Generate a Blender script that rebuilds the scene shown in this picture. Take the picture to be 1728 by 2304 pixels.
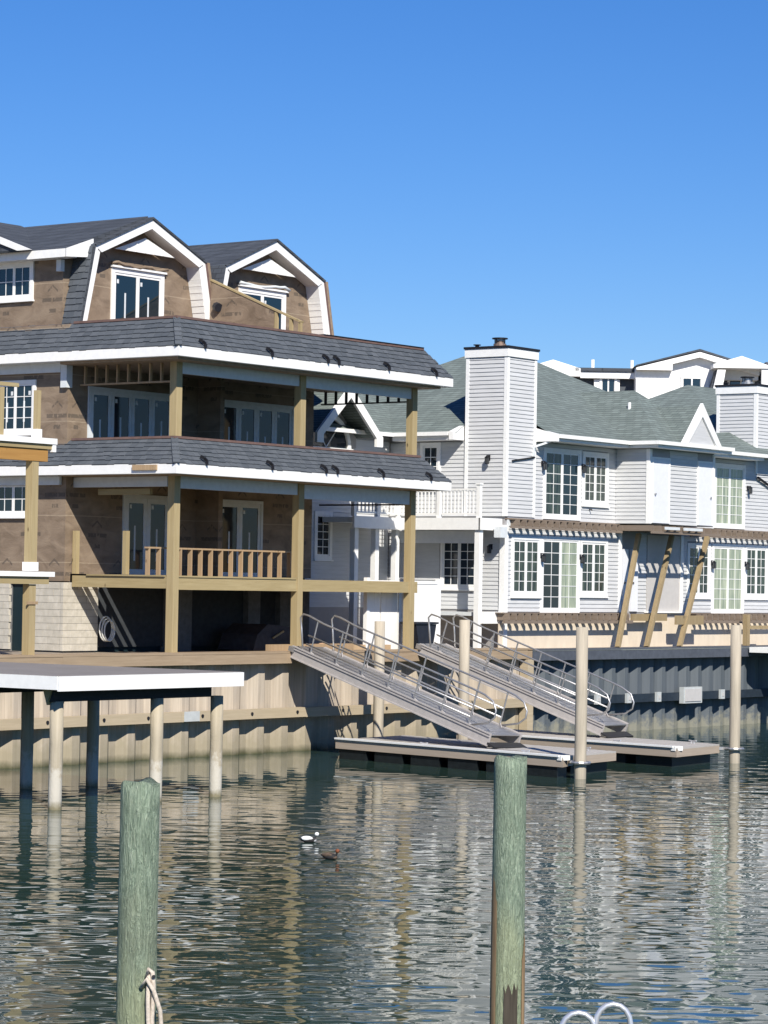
import bpy, bmesh, math, random
from mathutils import Vector, Matrix
random.seed(7)
R = math.radians
sc = bpy.context.scene
for o in list(bpy.data.objects): bpy.data.objects.remove(o)

# ---------------------------------------------------------------- camera
VIEW, PITCH, ROLL = .6413, .02677, .0165
fw = Vector((math.cos(VIEW)*math.cos(PITCH), math.sin(VIEW)*math.cos(PITCH), math.sin(PITCH)))
rt = fw.cross(Vector((0, 0, 1))).normalized(); up = rt.cross(fw)
cr = rt*math.cos(ROLL) + up*math.sin(ROLL); cu = -rt*math.sin(ROLL) + up*math.cos(ROLL)
cam = bpy.data.cameras.new('camera'); camo = bpy.data.objects.new('camera', cam)
sc.collection.objects.link(camo)
M = Matrix((cr, cu, -fw)).transposed().to_4x4(); M.translation = Vector((-59.03, -51.45, 4.93))
camo.matrix_world = M
cam.sensor_fit = 'HORIZONTAL'; cam.sensor_width = 36; cam.lens = 36*6250/1728
cam.clip_start = .5; cam.clip_end = 5000
sc.camera = camo
# ---------------------------------------------------------------- sky, sun, exposure
SUN = Vector((.80, 1.0, -1.0)).normalized()          # direction the light travels
w = bpy.data.worlds.new('World'); sc.world = w; w.use_nodes = True
nt = w.node_tree; bg = nt.nodes['Background']
sky = nt.nodes.new('ShaderNodeTexSky'); sky.sky_type = 'NISHITA'; sky.sun_disc = False
sky.sun_elevation = math.asin(-SUN.z)
sky.sun_rotation = math.atan2(-SUN.x, -SUN.y)
sky.altitude = 0; sky.air_density = 1.0; sky.dust_density = .05; sky.ozone_density = 4.0
hs = nt.nodes.new('ShaderNodeHueSaturation'); hs.inputs['Saturation'].default_value = 1.28
tn = nt.nodes.new('ShaderNodeMix'); tn.data_type = 'RGBA'; tn.blend_type = 'MULTIPLY'
tn.inputs[0].default_value = 1; tn.inputs[7].default_value = (.74, .88, 1.22, 1)
nt.links.new(sky.outputs[0], hs.inputs['Color']); nt.links.new(hs.outputs[0], tn.inputs[6])
nt.links.new(tn.outputs[2], bg.inputs[0]); bg.inputs[1].default_value = .062
sl = bpy.data.lights.new('sun', 'SUN'); sl.energy = 4.3; sl.angle = R(.53); sl.color = (1, .945, .85)
so = bpy.data.objects.new('sun', sl); sc.collection.objects.link(so)
so.rotation_euler = SUN.to_track_quat('-Z', 'Y').to_euler(); so.location = (-40, -40, 60)
sc.view_settings.view_transform = 'Standard'; sc.view_settings.look = 'None'
sc.view_settings.gamma = 1; sc.view_settings.use_curve_mapping = False
sc.view_settings.exposure = .52
sc.render.engine = 'CYCLES'
sc.cycles.max_bounces = 6; sc.cycles.diffuse_bounces = 3; sc.cycles.glossy_bounces = 4
sc.cycles.caustics_reflective = False; sc.cycles.caustics_refractive = False

# ---------------------------------------------------------------- materials
MATS = {}
class N:
    def __init__(s, name, rough=.6, spec=.3):
        m = bpy.data.materials.new(name); m.use_nodes = True; MATS[name] = m
        s.m = m; s.t = m.node_tree; s.b = s.t.nodes['Principled BSDF']
        s.b.inputs['Roughness'].default_value = rough
        s.b.inputs['Specular IOR Level'].default_value = spec
    def n(s, t, **k):
        x = s.t.nodes.new(t)
        for a, v in k.items():
            if a in x.inputs: x.inputs[a].default_value = v
            else: setattr(x, a, v)
        return x
    def l(s, a, b): s.t.links.new(a, b)
    def pos(s, scale=(1, 1, 1), kind='w'):
        if kind == 'w': o = s.n('ShaderNodeNewGeometry').outputs['Position']
        else: o = s.n('ShaderNodeTexCoord').outputs['Object']
        mp = s.n('ShaderNodeMapping'); mp.inputs['Scale'].default_value = scale
        s.l(o, mp.inputs[0]); return mp.outputs[0]
    def noise(s, vec, scale, detail=4, rough=.55, dist=0):
        x = s.n('ShaderNodeTexNoise'); x.inputs['Scale'].default_value = scale
        x.inputs['Detail'].default_value = detail; x.inputs['Roughness'].default_value = rough
        x.inputs['Distortion'].default_value = dist
        s.l(vec, x.inputs['Vector']); return x.outputs['Fac']
    def ramp(s, fac, stops):
        x = s.n('ShaderNodeValToRGB'); e = x.color_ramp.elements
        while len(e) < len(stops): e.new(.5)
        for i, (p, c) in enumerate(stops):
            e[i].position = p; e[i].color = (*c, 1) if len(c) == 3 else c
        s.l(fac, x.inputs[0]); return x.outputs[0]
    def mix(s, fac, a, b, mode='MIX'):
        x = s.n('ShaderNodeMix'); x.data_type = 'RGBA'; x.blend_type = mode
        for k, v in ((0, fac), (6, a), (7, b)):
            if hasattr(v, 'links'): s.l(v, x.inputs[k])
            else: x.inputs[k].default_value = v if k == 0 else (*v, 1)
        return x.outputs[2]
    def math(s, op, a, b=0.0, c=None):
        x = s.n('ShaderNodeMath'); x.operation = op
        for k, v in enumerate((a, b, c)):
            if v is None: continue
            if hasattr(v, 'links'): s.l(v, x.inputs[k])
            else: x.inputs[k].default_value = v
        return x.outputs[0]
    def bump(s, h, strength=.3, dist=.02):
        x = s.n('ShaderNodeBump'); x.inputs['Strength'].default_value = strength; x.inputs['Distance'].default_value = dist
        s.l(h, x.inputs['Height']); s.l(x.outputs[0], s.b.inputs['Normal'])
    def col(s, c):
        if hasattr(c, 'links'): s.l(c, s.b.inputs['Base Color'])
        else: s.b.inputs['Base Color'].default_value = (*c, 1)
    def rnd(s):
        a = s.n('ShaderNodeObjectInfo').outputs['Random']; b = s.n('ShaderNodeNewGeometry').outputs['Random Per Island']
        return s.math('FRACT', s.math('ADD', a, b))

def simple(name, c, var=.12, scale=(2, 2, 2), ns=3, rough=.6, spec=.3, bump=0, bd=.01, metal=0):
    n = N(name, rough, spec); v = n.noise(n.pos(scale), ns, 5)
    lo = tuple(x*(1-var) for x in c); hi = tuple(min(1, x*(1+var)) for x in c)
    n.col(n.ramp(v, [(.3, lo), (.7, hi)])); n.b.inputs['Metallic'].default_value = metal
    if bump: n.bump(n.noise(n.pos(scale), ns*6, 4), bump, bd)
    return n.m

def wood(name, c, dark, vert=True, scale=14, knots=True, streak=.5):
    n = N(name, .75, .2)
    p = n.pos((1, 1, .05) if vert else (.08, .08, 1.3))
    g = n.noise(p, scale, 5, .6, .4)
    big = n.noise(n.pos((.7, .7, .5)), 1.3, 2)
    col = n.ramp(g, [(.25, dark), (.7, c)])
    col = n.mix(n.math('MULTIPLY', big, streak), col, tuple(x*.62 for x in c))
    rn = n.rnd()
    col = n.mix(n.math('MULTIPLY', rn, .28), col, tuple(x*.7 for x in dark))
    if knots:
        vo = n.n('ShaderNodeTexVoronoi'); vo.inputs['Scale'].default_value = 1.0
        n.l(n.pos((2.2, 2.2, 1.1)), vo.inputs['Vector'])
        k = n.ramp(vo.outputs['Distance'], [(.035, (1, 1, 1)), (.09, (0, 0, 0))])
        col = n.mix(k, col, tuple(x*.35 for x in dark))
    n.col(col); n.bump(g, .3, .006); return n.m

wood('new_lumber', (.50, .40, .225), (.37, .28, .14), scale=18)
wood('new_lumber_long', (.48, .385, .21), (.35, .265, .13), vert=False)
wood('orange_lumber', (.55, .31, .10), (.38, .19, .055), vert=False)
wood('stud_lumber', (.50, .36, .22), (.36, .24, .135))
wood('old_lumber', (.30, .24, .19), (.2, .155, .12), vert=False)
wood('prop_lumber', (.40, .31, .18), (.28, .205, .11))
wood('cap_timber', (.46, .35, .235), (.33, .24, .155), vert=False, knots=False)
wood('wale_timber', (.56, .46, .32), (.44, .36, .24), vert=False, knots=False)
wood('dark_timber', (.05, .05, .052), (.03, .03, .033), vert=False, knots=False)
wood('dock_board', (.54, .51, .47), (.46, .43, .395), vert=False, knots=False)
wood('grey_deck', (.30, .275, .26), (.25, .23, .215), vert=False, knots=False)
wood('dock_frame', (.53, .44, .35), (.43, .35, .275), vert=False, knots=False)
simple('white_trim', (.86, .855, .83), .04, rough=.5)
simple('white_vinyl', (.86, .855, .825), .03, rough=.4)
def fasciamat():
    n = N('fascia_white', .5, .3); v = n.noise(n.pos((.6, .6, 3)), 2.2, 5)
    c = n.ramp(v, [(.3, (.80, .79, .765)), (.7, (.88, .875, .855))])
    n.col(n.mix(n.math('MULTIPLY', n.rnd(), .2), c, (.74, .735, .71)))
fasciamat()
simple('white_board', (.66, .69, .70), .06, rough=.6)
simple('cream_panel', (.70, .60, .47), .08, scale=(1, 1, .3), rough=.8)
simple('grey_panel', (.52, .50, .48), .04, rough=.7)
simple('aluminium', (.50, .49, .48), .1, rough=.42, metal=.75)
simple('ramp_grey', (.44, .41, .39), .08, rough=.55)
simple('steel_hoop', (.72, .72, .73), .05, rough=.3, metal=.6)
simple('black_metal', (.018, .018, .022), .2, rough=.45)
simple('copper_metal', (.30, .21, .16), .2, rough=.4, metal=.5)
simple('black_float', (.012, .016, .018), .3, rough=.5)
simple('black_plastic', (.02, .022, .03), .2, rough=.4)
simple('dark_tarp', (.035, .035, .042), .3, rough=.6, bump=.3)
simple('rope', (.62, .54, .45), .2, ns=30, rough=.9, bump=.5, bd=.01)
simple('hose', (.7, .7, .66), .1, rough=.5)
simple('roof_membrane', (.16, .10, .085), .15, rough=.7)
simple('box_white', (.50, .52, .51), .06, rough=.5)
simple('door_white', (.76, .77, .80), .03, rough=.5)
simple('lamp_glass', (.07, .075, .08), .1, rough=.15)
simple('ground_soil', (.30, .25, .19), .3, scale=(.5, .5, .5), ns=2, rough=.95, bump=.6, bd=.05)
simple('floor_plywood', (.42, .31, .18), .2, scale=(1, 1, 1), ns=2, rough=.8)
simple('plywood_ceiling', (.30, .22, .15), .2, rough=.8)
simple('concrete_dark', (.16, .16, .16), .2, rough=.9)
simple('shade_dark', (.045, .05, .055), .2, rough=.9)  # dark tone painted as shade: house core and cross gable wall
simple('duck_black', (.03, .028, .028), .2, rough=.7)
simple('duck_brown', (.10, .07, .05), .3, ns=12, rough=.8)
simple('duck_rust', (.22, .07, .03), .2, rough=.7)
simple('duck_white', (.8, .8, .78), .05, rough=.7)
simple('duck_grey', (.42, .42, .42), .1, rough=.7)
simple('gravel_pile', (.5, .32, .2), .3, ns=9, rough=.9, bump=.5)

def wrapmat():                                   # brown building wrap: wrinkles and a smudged repeating print
    n = N('house_wrap', .7, .25)
    p = n.pos((1, 1, 1)); wr = n.noise(n.pos((.9, .9, 1.6)), 1.7, 6, .58, .5)
    base = n.ramp(wr, [(.28, (.165, .122, .085)), (.5, (.24, .18, .128)), (.75, (.31, .24, .172))])
    sp = n.n('ShaderNodeSeparateXYZ'); n.l(p, sp.inputs[0])
    u = n.math('ADD', sp.outputs[0], sp.outputs[1])
    rowi = n.math('FLOOR', n.math('DIVIDE', sp.outputs[2], 1.15))
    uu = n.math('FRACT', n.math('ADD', n.math('DIVIDE', u, 1.9), n.math('MULTIPLY', rowi, .5)))
    vv = n.math('FRACT', n.math('DIVIDE', sp.outputs[2], 1.15))
    def band(x, a, b): return n.math('MULTIPLY', n.math('GREATER_THAN', x, a), n.math('LESS_THAN', x, b))
    bar = n.math('MULTIPLY', band(uu, .2, .62), band(vv, .42, .52))
    sm = n.math('MULTIPLY', band(uu, .33, .47), band(vv, .14, .24))
    let = n.noise(n.pos((16, 16, 5)), 1, 2)
    let = n.math('GREATER_THAN', let, .42)
    roof = n.math('ABSOLUTE', n.math('SUBTRACT', uu, .4))
    edge = n.math('ADD', n.math('MULTIPLY', roof, 1.3), vv)
    ic = n.math('MULTIPLY', band(edge, .80, .86), n.math('LESS_THAN', roof, .11))
    ink = n.math('MULTIPLY', n.math('MAXIMUM', bar, n.math('MAXIMUM', sm, ic)), let)
    sv = n.math('FRACT', n.math('DIVIDE', n.math('ADD', sp.outputs[2], n.math('MULTIPLY', wr, .05)), 1.37))
    seam = n.math('LESS_THAN', sv, .02)
    base = n.mix(n.math('MULTIPLY', seam, .55), base, (.42, .34, .25))
    n.col(n.mix(n.math('MULTIPLY', ink, .68), base, (.09, .075, .062)))
    n.bump(wr, .5, .06); return n.m
wrapmat()

def blockmat():
    n = N('concrete_block', .9, .15); v = n.noise(n.pos(), 6, 5); rn = n.rnd()
    c = n.ramp(v, [(.3, (.50, .46, .38)), (.7, (.64, .59, .50))])
    n.col(n.mix(n.math('MULTIPLY', rn, .45), c, (.40, .37, .31))); n.bump(n.noise(n.pos(), 40, 3), .4, .006)
blockmat()

def shinglemat(name, a, b, tab=None):
    n = N(name, .8, .25); rn = n.rnd(); v = n.noise(n.pos(), 9, 4)
    c = n.ramp(rn, [(0, a), (1, b)]); c = n.mix(n.math('MULTIPLY', v, .5), c, tuple(x*.6 for x in a))
    if tab:
        sp = n.n('ShaderNodeSeparateXYZ'); n.l(n.pos(), sp.inputs[0])
        br = n.n('ShaderNodeTexBrick'); br.inputs['Scale'].default_value = 1
        br.inputs['Brick Width'].default_value = .33; br.inputs['Row Height'].default_value = tab
        br.inputs['Mortar Size'].default_value = .011; br.inputs['Mortar Smooth'].default_value = .3
        br.inputs['Color1'].default_value = (1, 1, 1, 1); br.inputs['Color2'].default_value = (.72, .72, .72, 1)
        br.inputs['Mortar'].default_value = (.45, .45, .45, 1)
        cb = n.n('ShaderNodeCombineXYZ'); n.l(n.math('ADD', sp.outputs[0], sp.outputs[1]), cb.inputs[0]); n.l(sp.outputs[2], cb.inputs[1])
        n.l(cb.outputs[0], br.inputs['Vector'])
        sp2 = n.noise(n.pos(), 3.5, 6, .7)
        c = n.mix(1, n.mix(sp2, a, b), br.outputs['Color'], 'MULTIPLY')
        n.bump(br.outputs['Fac'], -.5, .02)
    else: n.bump(n.noise(n.pos(), 60, 3), .5, .008)
    n.col(c)
shinglemat('slate_shingle', (.085, .097, .112), (.125, .138, .155))
shinglemat('slate_roof', (.055, .063, .078), (.10, .112, .13), .16)
shinglemat('green_roof', (.150, .188, .175), (.25, .29, .272), .085)

def sidingmat():
    n = N('grey_siding', .6, .25); rn = n.rnd(); v = n.noise(n.pos((.6, .6, 6)), 3, 4)
    c = n.ramp(v, [(.3, (.54, .545, .545)), (.7, (.63, .635, .64))])
    n.col(n.mix(n.math('MULTIPLY', rn, .18), c, (.52, .52, .515)))
sidingmat()
simple('siding_back', (.35, .34, .34), .05)

def tanpile():
    n = N('tan_sheet', .8, .2); p = n.pos()
    sp = n.n('ShaderNodeSeparateXYZ'); n.l(p, sp.inputs[0]); z = sp.outputs[2]
    st = n.noise(n.pos((5, 5, .16)), 2.2, 6, .68)
    c = n.ramp(st, [(.32, (.36, .305, .24)), (.68, (.53, .46, .37))])
    rn = n.rnd(); c = n.mix(n.math('MULTIPLY', rn, .25), c, (.38, .31, .235))
    gr = n.noise(n.pos((1.4, 1.4, 1.0)), 2.3, 5, .65)                       # tidal grime: its own ragged stain band
    tide = n.math('SUBTRACT', n.math('ADD', z, n.math('MULTIPLY', n.math('SUBTRACT', gr, .5), 1.3)), .35)
    m = n.ramp(tide, [(0, (1, 1, 1)), (.75, (0, 0, 0))])
    c = n.mix(n.math('MULTIPLY', m, .7), c, (.27, .235, .155))
    alg = n.math('SUBTRACT', n.math('ADD', z, n.math('MULTIPLY', gr, .22)), .06)
    c = n.mix(n.ramp(alg, [(.04, (1, 1, 1)), (.26, (0, 0, 0))]), c, (.075, .075, .04))
    n.col(c); n.bump(st, .3, .01)
tanpile()
def graypile():
    n = N('grey_sheet', .55, .3); p = n.pos()
    sp = n.n('ShaderNodeSeparateXYZ'); n.l(p, sp.inputs[0]); z = sp.outputs[2]
    st = n.noise(n.pos((4, 4, .15)), 2.0, 5, .6); rn = n.rnd()
    c = n.ramp(st, [(.3, (.085, .10, .112)), (.7, (.125, .142, .155))])
    c = n.mix(n.math('MULTIPLY', rn, .35), c, (.085, .10, .12))
    gr = n.noise(n.pos((1.6, 1.6, 1.6)), 2.3, 5, .7)
    tide = n.math('SUBTRACT', n.math('ADD', z, n.math('MULTIPLY', n.math('SUBTRACT', gr, .5), 1.8)), .12)
    c = n.mix(n.math('MULTIPLY', n.ramp(tide, [(0, (1, 1, 1)), (.4, (0, 0, 0))]), .6), c, (.30, .28, .20))
    n.col(c)
graypile()
simple('grey_cap', (.085, .095, .115), .15, rough=.6)
simple('grey_wale', (.022, .032, .045), .2, rough=.6)

def pilemat():
    n = N('beige_pile', .8, .2); p = n.pos()
    sp = n.n('ShaderNodeSeparateXYZ'); n.l(p, sp.inputs[0]); z = sp.outputs[2]
    st = n.noise(n.pos((6, 6, .25)), 2.2, 5, .65)
    c = n.ramp(st, [(.3, (.37, .32, .235)), (.7, (.47, .41, .31))])
    gr = n.noise(n.pos((5, 5, 3)), 1.7, 5, .7)
    b = n.math('ADD', z, n.math('MULTIPLY', n.math('SUBTRACT', gr, .5), 1.6))
    c = n.mix(n.math('MULTIPLY', n.ramp(b, [(.7, (1, 1, 1)), (.95, (0, 0, 0))]), .75), c, (.58, .55, .48))
    c = n.mix(n.ramp(n.math('ADD', z, n.math('MULTIPLY', gr, .3)), [(.18, (1, 1, 1)), (.35, (0, 0, 0))]), c, (.25, .22, .14))
    n.col(c); n.bump(gr, .5, .03)
pilemat()
simple('plain_pile', (.44, .385, .30), .16, scale=(4, 4, .3), rough=.8)

def greenpile():
    n = N('green_pile', .85, .2)
    st = n.noise(n.pos((7, 7, 1.3)), 3.2, 7, .66, 3.2); f2 = n.noise(n.pos((30, 30, 1.6)), 2, 4, .6, 1.2)
    c = n.ramp(st, [(.28, (.12, .16, .12)), (.42, (.22, .285, .21)), (.55, (.33, .41, .30)), (.72, (.44, .50, .38))])
    c = n.mix(n.math('MULTIPLY', n.ramp(f2, [(.5, (0, 0, 0)), (.75, (1, 1, 1))]), .5), c, (.11, .16, .105))
    big = n.noise(n.pos((1.5, 1.5, .8)), 1.3, 3)
    c = n.mix(n.math('MULTIPLY', n.ramp(big, [(.5, (0, 0, 0)), (.72, (1, 1, 1))]), .5), c, (.22, .235, .16))
    sp = n.n('ShaderNodeSeparateXYZ'); n.l(n.pos(), sp.inputs[0])
    low = n.math('ADD', sp.outputs[2], n.math('MULTIPLY', n.noise(n.pos((6, 6, .6)), 1.2, 4), 1.1))
    c = n.mix(n.math('MULTIPLY', n.ramp(n.math('MULTIPLY', low, .3), [(.70, (1, 1, 1)), (.82, (0, 0, 0))]), .45), c, (.42, .44, .25))
    n.col(c); n.bump(n.math('ADD', st, n.math('MULTIPLY', f2, .6)), 1.0, .035)
greenpile()
simple('worn_brown', (.28, .185, .10), .3, scale=(9, 9, .7), rough=.9)
simple('worn_dark', (.06, .05, .038), .4, scale=(9, 9, .7), rough=.9)

def glassmat(name, c, r=.04, sp=.9):
    n = N(name, r, sp); n.col(c); n.b.inputs['IOR'].default_value = 1.5
    n.bump(n.noise(n.pos(), .9, 2), .06, .05)
glassmat('window_glass', (.008, .02, .03)); glassmat('dim_glass', (.012, .02, .03), .05, .5)
glassmat('opening_shade', (.012, .025, .03), .5, .2)  # dark teal painted as the shade inside ground floor openings
def curtain(name, a, b):
    n = N(name, .15, .7); v = n.noise(n.pos((5, 5, .4)), 2.2, 3)
    n.col(n.ramp(v, [(.35, a), (.65, b)]))
curtain('curtain_glass', (.22, .27, .21), (.46, .50, .37)); curtain('half_curtain', (.01, .022, .028), (.07, .095, .075))

def watermat():
    n = N('sea_water', .02, .5); n.b.inputs['IOR'].default_value = 1.333
    n.col((.030, .058, .047))
watermat()

# ---------------------------------------------------------------- mesh tools
C = sc.collection
OFF = {}
class MB:
    def __init__(s): s.v = []; s.f = []; s.smooth = False
    def add(s, vs, fs):
        k = len(s.v); s.v += [tuple(v) for v in vs]; s.f += [tuple(i+k for i in f) for f in fs]; return s
    def box(s, x0, x1, y0, y1, z0, z1):
        if x0 > x1: x0, x1 = x1, x0
        if y0 > y1: y0, y1 = y1, y0
        if z0 > z1: z0, z1 = z1, z0
        return s.add([(x0, y0, z0), (x1, y0, z0), (x1, y1, z0), (x0, y1, z0), (x0, y0, z1), (x1, y0, z1), (x1, y1, z1), (x0, y1, z1)],
                     [(3, 2, 1, 0), (4, 5, 6, 7), (0, 1, 5, 4), (1, 2, 6, 5), (2, 3, 7, 6), (3, 0, 4, 7)])
    def bp(s, pl, c, u0, u1, w0, w1, z0, z1):      # box on a wall plane: w is outwards (towards -y for A, -x for B)
        return s.box(u0, u1, c-w1, c-w0, z0, z1) if pl == 'A' else s.box(c-w1, c-w0, u0, u1, z0, z1)
    def prism(s, poly, ax, a, b):                  # polygon of (u,v) extruded along ax between a and b
        n = len(poly)
        def P(u, v, t): return {'x': (t, u, v), 'y': (u, t, v), 'z': (u, v, t)}[ax]
        vs = [P(u, v, a) for u, v in poly] + [P(u, v, b) for u, v in poly]
        fs = [tuple(range(n)), tuple(range(2*n-1, n-1, -1))] + [(i, i+n, (i+1) % n+n, (i+1) % n) for i in range(n)]
        return s.add(vs, fs)
    def beam(s, p, q, wd, ht, upv=(0, 0, 1)):
        p, q = Vector(p), Vector(q); d = (q-p).normalized(); u = Vector(upv)
        sd = d.cross(u)
        if sd.length < 1e-4: sd = d.cross(Vector((1, 0, 0)))
        sd.normalize(); u = sd.cross(d)
        vs = []
        for b in (p, q):
            for a, c in ((-1, -1), (1, -1), (1, 1), (-1, 1)): vs.append(b+sd*a*wd/2+u*c*ht/2)
        return s.add(vs, [(0, 1, 2, 3), (7, 6, 5, 4), (0, 4, 5, 1), (1, 5, 6, 2), (2, 6, 7, 3), (3, 7, 4, 0)])
    def tube(s, pts, r, n=8, cap=True, r2=None):
        pts = [Vector(p) for p in pts]; k0 = len(s.v); m = len(pts); fs = []; vs = []
        t0 = (pts[1]-pts[0]).normalized(); ref = Vector((0, 0, 1)) if abs(t0.z) < .9 else Vector((1, 0, 0))
        a = t0.cross(ref).normalized()
        for i, p in enumerate(pts):
            t = (pts[min(i+1, m-1)]-pts[max(i-1, 0)]).normalized()
            a = (a - t*a.dot(t)).normalized(); b = t.cross(a)
            rr = r if r2 is None else r+(r2-r)*i/(m-1)
            if callable(r): rr = r(i/(m-1))
            for j in range(n):
                g = 2*math.pi*j/n; vs.append(p+a*rr*math.cos(g)+b*rr*math.sin(g))
        for i in range(m-1):
            for j in range(n): fs.append((i*n+j, i*n+(j+1) % n, (i+1)*n+(j+1) % n, (i+1)*n+j))
        if cap: fs += [tuple(range(n-1, -1, -1)), tuple((m-1)*n+j for j in range(n))]
        return s.add(vs, fs)
    def shift(s, d):
        s.v = [(v[0]+d[0], v[1]+d[1], v[2]) for v in s.v]; return s
    def mesh(s, name, o=(0, 0, 0)):
        me = bpy.data.meshes.new(name)
        me.from_pydata([(v[0]-o[0], v[1]-o[1], v[2]-o[2]) for v in s.v], [], s.f)
        bm = bmesh.new(); bm.from_mesh(me); bmesh.ops.recalc_face_normals(bm, faces=bm.faces); bm.to_mesh(me); bm.free()
        if s.smooth:
            for p in me.polygons: p.use_smooth = len(p.vertices) < 5
        return me
    def build(s, name, mat, parent=None, loc=None):
        o = OFF[parent.name] if parent else (loc or (0, 0, 0))
        ob = bpy.data.objects.new(name, s.mesh(name, o)); C.objects.link(ob)
        ob.data.materials.append(MATS[mat])
        if parent: ob.parent = parent
        elif loc: ob.location = loc
        OFF[ob.name] = o
        return ob
def tag(o, label=None, cat=None, group=None, kind=None):
    for k, v in (('label', label), ('category', cat), ('group', group), ('kind', kind)):
        if v: o[k] = v
    return o
def thing(name, loc, label, cat, group=None):
    e = bpy.data.objects.new(name, None); C.objects.link(e); e.location = loc; e.empty_display_size = .3
    OFF[e.name] = loc; return tag(e, label, cat, group)
def inst(name, me, mat4, parent):                  # a piece sharing mesh data
    ob = bpy.data.objects.new(name, me); C.objects.link(ob)
    ob.parent = parent; o = OFF[parent.name]
    ob.matrix_local = Matrix.Translation(-Vector(o)) @ mat4
    OFF[ob.name] = o
    return ob
def frame4(o, a, b, c):
    m = Matrix((a, b, c)).transposed().to_4x4(); m.translation = Vector(o); return m
def copy_tree(o, parent=None, delta=None):
    c = o.copy(); C.objects.link(c); c.parent = parent; OFF[c.name] = OFF[o.name]
    for ch in o.children: copy_tree(ch, c)
    return c

def unit_mesh(name, mat, mb):
    me = mb.mesh(name); me.materials.append(MATS[mat]); return me

# pieces that can be picked apart: the largest 300 of a kind on one thing are objects, the rest one joined part
def pieces(name, mesh, mats, parent, limit=300):
    mats = sorted(mats, key=lambda m: -m[0])
    for _, m in mats[:limit]: inst(name, mesh, m, parent)
    rest = mats[limit:]
    if rest:
        mb = MB(); V0 = [v.co.copy() for v in mesh.vertices]; F0 = [tuple(p.vertices) for p in mesh.polygons]
        for _, m in rest: mb.add([m @ v for v in V0], F0)
        ob = mb.build(name+'_field', mesh.materials[0].name, parent); ob['kind'] = 'stuff'

# ---------------------------------------------------------------- ground and water
g = MB().add([(-600, .4, 2.85), (2500, .4, 2.85), (2500, 2500, 2.85), (-600, 2500, 2.85)], [(0, 1, 2, 3)])
tag(g.build('ground', 'ground_soil'), kind='structure')

def water():
    import numpy as np
    rng = np.random.default_rng(5)
    def wave_grid(x0, x1, y0, y1, step):
        nx = int((x1-x0)/step)+1; ny = int((y1-y0)/step)+1
        X, Y = np.meshgrid(np.linspace(x0, x1, nx), np.linspace(y0, y1, ny))
        return X, Y
    # view-aligned grid: s runs away from the camera, t across it
    ca, sa = math.cos(VIEW), math.sin(VIEW)
    S = np.concatenate([np.arange(14, 46, .055), np.arange(46, 110, .085)]); T = np.concatenate([np.arange(-26, -9, .2), np.arange(-9, 13.5, .085), np.arange(13.5, 30, .2)])
    s, t = np.meshgrid(S, T, indexing='ij')
    tt = t*(s/62.0+.28)
    X = -59.03+s*ca+tt*sa; Y = -51.45+s*sa-tt*ca
    H = np.zeros_like(X)
    for k in range(60):
        lam = rng.choice([.28, .34, .42, .55, .75, 1.1, 1.7])*rng.uniform(.85, 1.15)
        ang = VIEW+math.pi+rng.normal(0, .62)
        kx, ky = 2*math.pi/lam*math.cos(ang), 2*math.pi/lam*math.sin(ang)
        amp = .0011*lam**.92*rng.uniform(.5, 1.2)
        ph = rng.uniform(0, 6.28)
        jx = .25*np.sin(X*.31+ph)+.25*np.sin(Y*.27+2*ph)
        H += amp*np.sin(kx*X+ky*Y+ph+jx*2)
    calm = np.clip((-Y-2.0)/15.0, 0, 1)                      # sheltered near the bulkhead
    right = np.clip((X+18)/26, 0, 1)*np.clip((-Y-1)/8, 0, 1)
    env = .10+.75*calm**1.2+.25*right
    patch = .8+.3*np.sin(X*.23+1)*np.sin(Y*.19+X*.05)
    H *= env*patch*np.clip(.68+(s-20)/70, .66, 1)
    nS, nT = X.shape
    co = np.stack([X, Y, H], -1).reshape(-1, 3)
    idx = np.arange(nS*nT).reshape(nS, nT)
    q = np.stack([idx[:-1, :-1], idx[:-1, 1:], idx[1:, 1:], idx[1:, :-1]], -1).reshape(-1, 4)
    # flat surround reaching the horizon, a touch lower than the rippled sheet
    base = len(co)
    co = np.concatenate([co, np.array([[-2500, -2500, -.06], [2500, -2500, -.06], [2500, 2, -.06], [-2500, 2, -.06]])])
    q = np.concatenate([q, np.array([[base, base+1, base+2, base+3]])])
    me = bpy.data.meshes.new('water'); me.vertices.add(len(co)); me.vertices.foreach_set('co', co.ravel().astype('f'))
    me.loops.add(q.size); me.loops.foreach_set('vertex_index', q.ravel().astype('i'))
    me.polygons.add(len(q)); me.polygons.foreach_set('loop_start', np.arange(0, q.size, 4).astype('i'))
    me.polygons.foreach_set('use_smooth', np.ones(len(q), dtype=bool)); me.update(); me.validate()
    me.materials.append(MATS['sea_water'])
    ob = bpy.data.objects.new('water', me); C.objects.link(ob)
    up_ = sum(1 for p in me.polygons[:50] if p.normal.z > 0)
    if up_ < 25: me.flip_normals()
    tag(ob, kind='structure')
water()

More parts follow.
